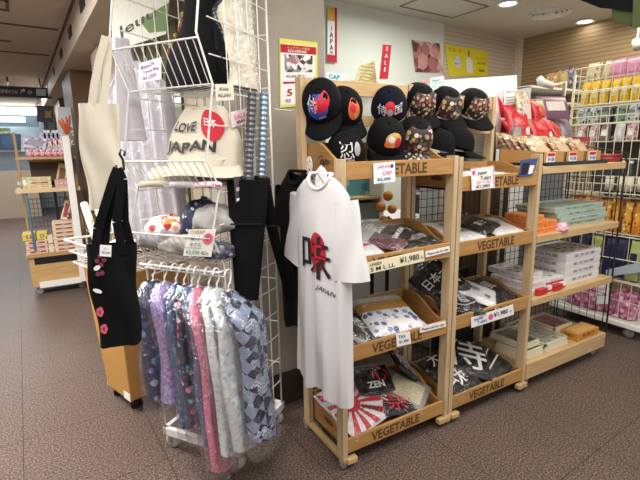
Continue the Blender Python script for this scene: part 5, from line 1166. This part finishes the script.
sign('price_card', [at(*p, 'x', GX-.012) for p in ((596, 285), (609, 283), (608, 304), (596, 304))], WHITE, [('t', 'SALE', .5, .75, .16, PINKINK, .6), ('t', '¥1,000', .5, .45, .14, INK, .7)], 'white price card on the bottom of the cream wire rack', 'price card')
sign('shelf_board', [at(*p, 'x', GX-.02) for p in ((606, 270), (640, 262), (640, 272), (606, 277))], mat('board_blue', 'aebac4', .5), [], 'pale blue shelf strip on the cream wire rack', 'shelf strip')

# ================================================================== goods on a shelf behind, desk lamp, hanging cloth, spot lamp
e = empty('back_shelf', (3.1, 1.25, 0), 'white shelf unit against the back wall behind the cream wire rack', 'shelf unit')
q0 = at(536, 98, 'y', 1.15); q1 = at(583, 98, 'y', 1.15)
for z in (1.5, q0.z-.02): MB().box(q0.x-.1, q1.x+.1, 1.15, 1.5, z-.02, z).build('shelf_board', WHP, e)
for x in (q0.x-.1, q1.x+.08): MB().box(x, x+.02, 1.15, 1.5, 0, q0.z+.1).build('side_panel', WHP, e)
MB().box(q0.x-.1, q1.x+.1, 1.48, 1.5, 0, q0.z+.1).build('back_panel', mat('panel_grey', '8c8f94', .6), e)
MB().box(q0.x-.1, q1.x+.1, 1.15, 1.5, q0.z+.09, q0.z+.11).build('top_board', WHP, e)
for k, (px, py, m, r_) in enumerate(((551, 74, pattern('plush_tan', '9a7848', ['c8b084', '5c4628'], 30, .4), .09), (561, 70, mat('plush_sand', 'b0a070', .8), .085), (570, 68, pattern('plush_bluegrey', '5a6c84', ['c8a0b0', '2e3a50'], 24, .45), .09), (578, 67, pattern('plush_mixed', '7a708a', ['d8b8c0', '4a5470'], 24, .45), .085))):
    P = at(px, py, 'y', 1.3); o = blob('plush_toy', lump(Vector((P.x, 1.3, q0.z+.112+.5*(r_*1.1+.025*k))), r_, r_*.9, r_*1.1+.025*k, k*1.7, ax=Vector((1, 0, 0))), m); tag(o, '%s soft bundle from the left on the white back shelf' % ORD[k], 'bundle', 'soft bundles on the white back shelf')
e = empty('desk_lamp', at(558, 100, 'y', 1.05), 'white lamp head on an angled arm above the red bags', 'lamp')
A, Bq, Cq = at(541, 82, 'y', 1.05), at(552, 86, 'y', 1.05), at(565, 82, 'y', 1.05)
MB().tube([A+Vector((-.03, 0, .035)), A, Bq], [.028, .036, .03], 12).build('lamp_head', WHP, e, smooth=True)
MB().tube([Bq, Cq, Vector((Cq.x, Cq.y, 1.5))], .016, 8).build('arm', WHP, e, smooth=True)
MB().box(Cq.x-.08, Cq.x+.08, 1.0, 1.1, 1.48, 1.5).build('base', WHP, e)
MB().box(Cq.x-.09, Cq.x+.09, .95, 1.15, 0, 1.48).build('stand', mat('panel_grey', '8c8f94'), e)
e = empty('hanging_cloth', at(625, 20, 'x', 2.2), 'dark green and black cloth hanging from the ceiling at the upper right corner', 'hanging cloth')
GRN = mat('cloth_olive', '36401a', .85, var=.2, bump=.1)
for k, c in enumerate((((560, -34), (612, -10), (612, 19), (629, 26), (634, 24), (634, -34)), ((634, -40), (680, -40), (680, 24), (650, 28), (632, 27), (633, 8)))):
    pts = [at(*p, 'x', 2.2-.05*k) for p in c]; pts2 = [p+Vector((.02, 0, 0)) for p in pts]; n = len(pts)
    MB().add(pts+pts2, [tuple(range(n)), tuple(range(2*n-1, n-1, -1))]+[(i, (i+1) % n, n+(i+1) % n, n+i) for i in range(n)]).build('cloth_panel', [GRN, GRN][k], e)
pts = [at(*p, 'x', 2.19) for p in ((555, -40), (634, -40), (632, 12), (612, 9), (600, 8), (575, -2))]
MB().add(pts, [tuple(range(6))]).build('black_panel', BLACKC, e)
MB().tube([at(600, 5, 'x', 2.2), Vector((2.2, at(600, 5, 'x', 2.2).y, H))], .006).build('cord', BLACKP, e)
P = at(637, 43, 'x', 3.4); e = empty('spot_lamp', P, 'small bright spot lamp at the right wall above the pouches', 'lamp')
MB().lathe([(0, -.03), (.03, -.03), (.045, .05)], 16, X=Matrix.Translation(P) @ Matrix.Rotation(R(120), 4, 'Y')).build('housing', WHP, e, smooth=True); MB().lathe([(.04, .045), (0, .05)], 16, X=Matrix.Translation(P) @ Matrix.Rotation(R(120), 4, 'Y')).build('bulb', EMW, e)
MB().tube([P, Vector((P.x, P.y, H))], .008).build('stem', WHP, e)
# ================================================================== left: souvenir shelf, box cart, corridor
YS = 4.0
def a4(px, py, y=YS): return at(px, py, 'y', y)
e = empty('souvenir_shelf', (-1.15, YS+.2, 0), 'souvenir shelf on casters with red and cream boxes in the corridor', 'shelf unit')
xl, xr = -1.41, -.84
ST = mat('shelf_oak', 'b08c5c', .5, var=.1, scale=10)
MB().box(xl, xr, YS, YS+.45, .09, .42).build('lower_cabinet', wood('cabinet_oak', 'b48e58', 'c9a672', 'x'), e, bevel=.004)
MB().box(xl-.02, xr+.01, YS-.02, YS+.47, .42, .45).build('lower_top', ST, e)
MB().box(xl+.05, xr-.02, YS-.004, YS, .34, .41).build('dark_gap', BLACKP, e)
w0 = a4(40, 286); w1 = a4(82, 281); 
MB().box(w0.x, w1.x, YS-.03, YS-.005, w0.z-.02, w0.z+.045).build('white_strip', WHP, e)
for x in (xl+.06, xr-.1): caster(e, x, YS+.05, .09, .035)
MB().box(xl-.02, xr, YS-.02, YS+.4, 1.13, 1.155).build('middle_board', ST, e); MB().box(xl-.02, xr, YS-.03, YS-.02, 1.115, 1.16).build('middle_edge', mat('edge_pale', 'cbb48c', .5), e)
MB().box(xl+.02, xr, YS, YS+.4, 1.46, 1.485).build('upper_board', ST, e)
for x in (xl, xr-.025): MB().box(x, x+.025, YS+.38, YS+.42, .4, 1.75).build('rear_post', ST, e)
p0 = a4(65.5, 136, YS-.06); p1 = a4(80, 250, YS-.06)
MB().box(p1.x-.035, p1.x+.035, YS-.08, YS-.04, .1, p0.z).build('white_post', WHP, e, bevel=.004)
mesh_panel('blue_wire_basket', (xl+.06, YS+.34, .7), 12, 6, (.45, 0, 0), (0, 0, .32), e, r=.003, m=mat('wire_blue', '3f5668', .5)); 
MB().box(xl+.06, xl+.08, YS, YS+.02, .5, 1.12).build('blue_post', mat('post_blue', '3d6f8c', .5), e)
SRB = pattern('souvenir_red', 'e2cfa6', ['a8404c', 'd8b890', '7a3040'], 26, .35)
STRB = mat('box_tan', 'dcccaa', .6, var=.08)
def sbox(x0, x1, y0, y1, z0, z1, label, group, m=STRB, band=REDC, name='souvenir_box'):
    e = empty(name, ((x0+x1)/2, (y0+y1)/2, z0), label, 'box', group)
    MB().box(x0, x1, y0, y1, z0, z1).build('body', m, e, bevel=.003)
    b = MB(); h = z1-z0; b.quad((x0+.03, y0-.001, z0+h*.3), (x1-.03, y0-.001, z0+h*.3), (x1-.03, y0-.001, z0+h*.75), (x0+.03, y0-.001, z0+h*.75))
    b.text('お菓子', (x0+x1)/2, z0+h*.52, 0, h*.35, 1, X=Matrix(((1, 0, 0, 0), (0, 0, -1, y0-.0022), (0, 1, 0, 0), (0, 0, 0, 1)))); b.build('printed_band', [band, WHITE], e); return e
DRB = mat('band_red', '9a4450', .6)
b0 = a4(55, 248); b1 = a4(78, 248)
for j in range(7): sbox(b0.x, b1.x-.0, YS+.03, YS+.3, .452+.046*j, .452+.046*j+.043, '%s tan souvenir box with a red band, counted from the bottom of the tall stack' % ORD[j], 'tan boxes in the tall stack', band=DRB)
c0, c1 = a4(26, 248), a4(49, 248)
for j in range(3): sbox(c0.x, c1.x, YS+.02, YS+.26, .452+.05*j, .452+.05*j+.046, '%s pink and cream box from the bottom of the short stack' % ORD[j], 'boxes in the short stack', m=mat('box_blush', 'd8bca4', .6), band=DRB)
for j in range(2): sbox(b0.x-.07, b0.x-.01, YS+.02, YS+.1, .452+.1*j, .452+.1*j+.09, ('lower upright slim box between the stacks', 'upper upright slim box between the stacks')[j], 'slim boxes between the stacks', m=STRB, band=DRB)
YB = mat('box_yellow', 'd8bc30', .5, var=.1)
for j, (x0, x1) in enumerate(((c0.x-.02, (c0.x+c1.x)/2-.005), ((c0.x+c1.x)/2+.005, c1.x))): sbox(x0, x1, YS+.02, YS+.22, .605, .68, ('left yellow snack carton on the short stack', 'right yellow snack carton on the short stack')[j], 'yellow cartons on the short stack', m=YB, band=mat('band_brown', '5a3c24', .6))
# leaning box and the goods on the two upper boards
P = a4(63, 213); e = empty('leaning_box', P, 'slim red and tan box leaning above the tall stack', 'box'); MB().box(-.035, .035, 0, .03, 0, .22, X=Matrix.Translation((P.x, YS+.2, .78)) @ Matrix.Rotation(R(18), 4, 'Y')).build('body', SRB, e, bevel=.003)
MB().box(-.02, .02, -.002, 0, .03, .19, X=Matrix.Translation((P.x, YS+.2, .78)) @ Matrix.Rotation(R(18), 4, 'Y')).build('band', DRB, e)
d0, d1, d2 = a4(23, 187), a4(52, 187), a4(71, 187)
for j in range(3): sbox(d0.x+.03, d1.x, YS+.0, YS+.2, 1.157+.04*j, 1.157+.04*j+.037, ('lowest', 'middle', 'topmost')[j]+' flat cream box on the middle board', 'flat cream boxes on the middle board', m=mat('box_ivory', 'd8c79c', .6), band=(mat('band_tan', 'c0a070'), DRB, mat('band_olive', 'a8b070'))[j])
sbox(d0.x, d0.x+.04, YS+.0, YS+.2, 1.157, 1.28, 'pale green box at the left end of the middle board', None, m=mat('box_lime', 'a8c084', .6), band=WHITE)
sbox(d1.x+.03, d2.x-.02, YS+.02, YS+.2, 1.157, 1.24, 'rose pink box on the middle board beside the white post', None, m=mat('box_rosy', 'c89a94', .6), band=mat('band_rose', 'b07a7c'))
P = a4(60, 182); e = empty('bread_box', P, 'tall cream box leaning at the right of the middle board', 'box'); MB().box(-.05, .05, 0, .05, 0, .24, X=Matrix.Translation((P.x, YS+.25, 1.17)) @ Matrix.Rotation(R(14), 4, 'Y')).build('body', mat('box_ivory', 'd8c79c'), e, bevel=.004); MB().box(-.03, .03, -.002, 0, .05, .19, X=Matrix.Translation((P.x, YS+.25, 1.17)) @ Matrix.Rotation(R(14), 4, 'Y')).build('panel', mat('panel_brown', '7a5a3c'), e)
e = empty('dark_poster_stand', a4(42, 175), 'dark brown backing board behind the middle shelf goods', 'board'); MB().box(xl+.12, xr-.08, YS+.3, YS+.32, 1.16, 1.44).build('board', mat('board_brown', '4a3628', .6), e); MB().box(xl+.11, xr-.07, YS+.295, YS+.3, 1.43, 1.45).build('top_edge', ST, e)
LAV = pattern('souvenir_lavender', 'cfc8dc', ['7a74a8', 'ece8f2', 'a49cc4'], 30, .45); PNR = pattern('souvenir_stripe', 'd88a94', ['f4e8e8', 'a83c50', '503a68'], 30, .45)
u0, u1 = a4(28, 160), a4(66, 160)
n = 6
for k in range(n):
    x0 = u0.x+(u1.x-u0.x)*k/n; sbox(x0, x0+(u1.x-u0.x)/n-.006, YS+.0, YS+.12, 1.487, 1.56, '%s red and white striped box from the left on the upper board' % ORD[k], 'striped boxes on the upper board front row', m=PNR, band=mat('band_plum', '5a3a60'))
for k in range(5):
    x0 = u0.x+.08+(u1.x-u0.x-.1)*k/5; sbox(x0, x0+.068, YS+.13, YS+.25, 1.487, 1.62+.012*k, '%s striped box from the left in the second row of the upper board' % ORD[k], 'striped boxes in the second row', m=PNR, band=mat('band_plum', '5a3a60'))
for k in range(5):
    x0 = u0.x+.12+(u1.x-u0.x-.14)*k/5; sbox(x0, x0+.066, YS+.26, YS+.38, 1.487, 1.74+.03*(k % 2), '%s lavender box from the left in the back row of the upper board' % ORD[k], 'lavender boxes in the back row', m=LAV, band=mat('band_violet', '8a84b4'))
P = a4(38, 160); e = empty('tilted_box', P, 'lavender box tilted forward at the left of the upper board', 'box'); MB().box(-.1, .1, -.01, .06, 0, .14, X=Matrix.Translation((P.x-.02, YS+.1, 1.57)) @ Matrix.Rotation(R(-35), 4, 'X') @ Matrix.Rotation(R(12), 4, 'Y')).build('body', LAV, e, bevel=.004); MB().box(-.07, .07, -.012, -.01, .03, .11, X=Matrix.Translation((P.x-.02, YS+.1, 1.57)) @ Matrix.Rotation(R(-35), 4, 'X') @ Matrix.Rotation(R(12), 4, 'Y')).build('panel', mat('panel_grey2', 'a0a0ac', .5), e)
e = empty('coral_flower', a4(67, 128, YS-.05), 'orange coral shaped ornament on top of the white post', 'ornament'); b = MB(); P = a4(67, 134, YS-.06)
for k in range(9):
    a = k*.7; q = P+Vector((.06*math.cos(a), .03*math.sin(a), .05+.018*k)); b.tube([P+Vector((0, 0, .0)), P.lerp(q, .5)+Vector((.01*math.sin(k), 0, .02)), q], [.012, .014, .008], 6)
b.build('branches', mat('coral_orange', 'c8643c', .6, var=.2), e, smooth=True)
sign('display_board', [a4(58, 107, YS+.6), a4(79, 107, YS+.6), a4(79, 136, YS+.6), a4(58, 136, YS+.6)], mat('panel_ice', 'dfe8ec', .5), [('r', .1, .9, .06, .1, GREYP)], 'pale white panel standing behind the coral ornament', 'panel')
pp = a4(68, 136, YS+.6); MB().box(pp.x-.01, pp.x+.01, YS+.605, YS+.63, 0, pp.z+.1).build('board_stand', WHP); tag(COL.objects[-1], 'thin white stand behind the souvenir shelf', 'stand')

# ---- ocher box cart with a wire tray of rolls, behind the black tote
A = at(108, 387, 'z', .06); Bc = Vector((-.80, 1.05, .06))
d1_ = (Bc-A); d1_.z = 0; L1 = d1_.length; d1_.normalize(); Xc = frame((A.x, A.y, 0), d1_, (0, 0, 1))   # x along the near face, y back-right
e = empty('box_cart', A, 'ocher cardboard box cart with white wire tray, beneath the black flower tote', 'cart')
OC = mat('ocher_card', 'bd8c4a', .75, var=.06, scale=8)
MB().add([(0, 0, .07), (L1, 0, .07), (L1, .46, .07), (0, .46, .07), (-.13, -.01, .84), (L1, -.01, .84), (L1, .46, .84), (-.13, .46, .84)], [(3, 2, 1, 0), (4, 5, 6, 7), (0, 1, 5, 4), (1, 2, 6, 5), (2, 3, 7, 6), (3, 0, 4, 7)], X=Xc).build('cardboard_box', OC, e, bevel=.008)
MB().box(L1-.075, L1+.002, -.003, .001, .075, .12, X=Xc).build('white_corner_tape', WHITE, e); MB().box(-.002, .002, 0, .1, .075, .1, X=Xc).build('side_tape', WHITE, e)
MB().box(.01, L1-.01, .02, .44, .05, .07, X=Xc).build('black_base', BLACKP, e)
for x, y in ((.04, .04), (L1-.04, .04), (.04, .42), (L1-.04, .42)):
    P = Xc @ Vector((x, y, .025)); MB().lathe([(.0, -.012), (.025, -.012), (.025, .012), (0, .012)], 12, X=Matrix.Translation(P) @ Matrix.Rotation(PI/2, 4, 'X')).build('wheel', BLACKP, e)
zt_ = .70
b = MB()
for z, o_ in ((.86, .05), (.93, .06), (1.0, .075)):
    b.tube([Xc @ Vector(p) for p in ((-o_-.1, -o_, z), (L1+o_, -o_, z), (L1+o_, .46+o_, z), (-o_-.1, .46+o_, z))], .005 if z < .99 else .007, 6, closed=True)
for k in range(13):
    x = L1*k/12; b.tube([Xc @ Vector((x, -.07, 1.0)), Xc @ Vector((x, -.05, .86)), Xc @ Vector((x, .5, .86)), Xc @ Vector((x, .53, 1.0))], .0025, 5)
for k in range(11):
    y = .46*k/10; b.tube([Xc @ Vector((-.17, y, 1.0)), Xc @ Vector((-.15, y, .86)), Xc @ Vector((L1+.05, y, .86)), Xc @ Vector((L1+.07, y, 1.0))], .0025, 5)
b.build('wire_tray', WIREW, e)
for k in range(7):
    P0 = Xc @ Vector((-.12, .02+.06*k, .89)); P1 = Xc @ Vector((L1*.95, .06+.06*k, 1.03+.03*(k % 3)))
    o = MB().tube([P0, P0.lerp(P1, .5), P1], .02, 10).build('paper_roll', [WHITE, mat('roll_grey', 'b8b4b0', .7), mat('roll_cream', 'd8d0bc', .7)][k % 3], smooth=True); tag(o, '%s paper roll from the front in the wire tray of the box cart' % ORD[k], 'paper roll', 'paper rolls in the wire tray')
# second wire basket of rolls further back, seen beside the white post
XB = frame((-.84, 2.1, 0), (1, .1, 0), (0, 0, 1)); e = empty('roll_basket', (-.55, 2.5, 0), 'wire basket stand with rolls and olive packs behind the canvas tote', 'basket')
b = MB()
for z in (.78, .9, 1.02): b.tube([XB @ Vector(p) for p in ((0, 0, z), (.45, 0, z), (.45, .35, z), (0, .35, z))], .004, 6, closed=True)
for k in range(10):
    x = .45*k/9; b.tube([XB @ Vector((x, 0, 1.02)), XB @ Vector((x, 0, .78)), XB @ Vector((x, .35, .78)), XB @ Vector((x, .35, 1.02))], .0025, 5)
b.build('wire_basket', mat('wire_olive', '8c8a5c', .5), e)
MB().box(0, .45, 0, .35, .05, .76, X=XB).build('stand', mat('stand_dark', '3c3a36', .7), e)
for k in range(5):
    P0 = XB @ Vector((.03+.08*k, .05, .80)); P1 = XB @ Vector((.0+.085*k, .3, 1.12)); o = MB().tube([P0, P1], .028, 10).build('paper_roll', [WHITE, mat('roll_cream', 'd8d0bc')][k % 2], smooth=True); tag(o, '%s roll from the left in the basket behind the canvas tote' % ORD[k], 'paper roll', 'rolls in the basket stand')

# ---- corridor: hanging sign, navy sign, far kiosk
YG = 7.0
e = sign('hanging_sign', [at(*p, 'y', YG) for p in ((-40, 84), (52, 88), (52, 98), (-40, 95))], mat('sign_black', '16161a', .4), [('t', '新幹線のりば', .5, .5, .4, WHITE, .22), ('p', [(.64, .3), (.648, .3), (.648, .56), (.668, .56), (.668, .42), (.695, .65), (.668, .88), (.668, .72), (.64, .72)], WHITE), ('d', .745, .5, .22, GREYP), ('r', .815, .93, .2, .85, mat('sign_ice', 'bfe0e4', .5))], 'black hanging direction sign with a white arrow in the corridor', 'sign', th=.12)
for px in (8, 40):
    P = at(px, 86, 'y', YG); MB().tube([P+Vector((0, .06, -.01)), Vector((P.x, P.y+.06, H))], .012).build('hanger_rod', BLACKP, e)
GLD = mat('emblem_gold', 'b8a04a', .5)
e = sign('navy_sign', [at(*p, 'y', 6.2) for p in ((36.5, 105.5), (53.5, 106), (53, 122.5), (37, 121.5))], mat('sign_navy', '16183a', .4), [('p', [(.48, .28), (.9, .28), (.86, .5), (.9, .72), (.78, .72), (.69, .6), (.6, .72), (.48, .72), (.52, .5)], GLD)], 'navy square sign with a gold emblem above the souvenir shelf', 'sign', th=.06)
P = at(45, 122, 'y', 6.2); MB().tube([P+Vector((0, .03, 0)), Vector((P.x, P.y+.03, .0))], .02).build('stand_pole', BLACKP, e)
YK = 11.5
def k4(px, py, y=YK): return at(px, py, 'y', y)
kl, kr = -4.2, -1.55
e = empty('far_kiosk', (-2.9, YK+.5, 0), 'far shop counter with beige base and bright glass cases at the end of the corridor', 'kiosk')
MB().box(kl, kr, YK, YK+1, 0, 1.15).build('beige_base', mat('kiosk_beige', 'b3a48e', .6), e)
MB().box(kl, kr-.02, YK+.02, YK+.9, 1.15, 1.6).build('glass_case', mat('case_grey', '76828c', .6, var=.2, scale=6), e)
MB().box(kl, kr, YK-.02, YK+1, 1.6, 1.64).build('case_top', WHP, e)
MB().box(kl, kr+.3, YK+.7, YK+.9, 1.64, 2.65).build('back_panel', mat('kiosk_back', '93a5b0', .6, var=.4, scale=3), e)
MB().box(kl, kr+.2, YK-.1, YK+.2, 2.2, 2.45).build('fascia', mat('kiosk_fascia', '5a6f7c', .4), e)
MB().box(kl, kr+.2, YK-.12, YK+.2, 2.45, 2.62).build('light_band', mat('light_band', 'f4f8fa', emit=1.6), e)
for x0, x1, z0, z1 in ((-2.9, -2.5, 1.95, 2.15), (-2.4, -1.95, 1.95, 2.15)): MB().box(x0, x1, YK+.1, YK+.14, z0-.12, z1).build('menu_panel', pattern('menu_green', 'dfeab0', ['a8c878', 'f4f8e4', 'c8d890'], 12, .45), e)
MB().box(-2.1, -1.6, YK-.13, YK-.1, 2.28, 2.4).build('bright_panel', mat('light_panel', 'e8f4f8', emit=1.5), e)
for x in (-2.55, -1.75): MB().box(x, x+.12, YK+.1, YK+.3, 1.64, 1.95).build('bottle_row', mat('jar_grey', 'c0c6c8', .3), e)
sign('info_sign', [k4(*p, YK-.1) for p in ((-8, 133), (21, 134), (21, 150), (-8, 150))], mat('info_navy', '22364e', .5), [('t', '?', .6, .5, .6, mat('info_ice', 'a8c8d8')), ('d', .6, .5, .42, mat('info_ring', '2f4a66'))], 'navy information panel with a question mark on the far counter', 'sign')
e = empty('shop_window', B(-.13, 3.7), 'dark shop window with green panes behind the wire rack', 'window display')
for k in range(3):
    f_ = MB().box(-.14, -.121, 1.6+.42*k, 1.98+.42*k, .9, 2.36, X=Matrix.Rotation(TH, 4, 'Z')).build('window_pane', mat('pane_green', '4a4c34', .15, var=.3, scale=3), e)
MB().box(-.16, -.121, 1.55, 2.9, .86, .9, X=Matrix.Rotation(TH, 4, 'Z')).build('window_sill', M_FASCIA, e)
# lettered board seen through the top of the wire rack
sign('lettered_board', [rk(*rat(*p, 't', .50)) for p in ((112, -30), (172, -30), (166, 34), (112, 52))], mat('board_white', 'b4b4a6', .6), [('t', 'Jeuu', .45, .28, .2, INK, .7, .25), ('p', [(.5, .32), (1, .5), (1, .05), (.7, .1)], mat('board_green', '4f6a28', .7))], 'white board with black script lettering and a green corner behind the wire rack', 'board')
o = MB().box(-.006, .006, -.006, .006, 0, 1.9, X=Matrix.Translation(rk(.1, .515, 0))).build('board_stand', WIREW); tag(o, 'thin white stand pole of the lettered board', 'stand')
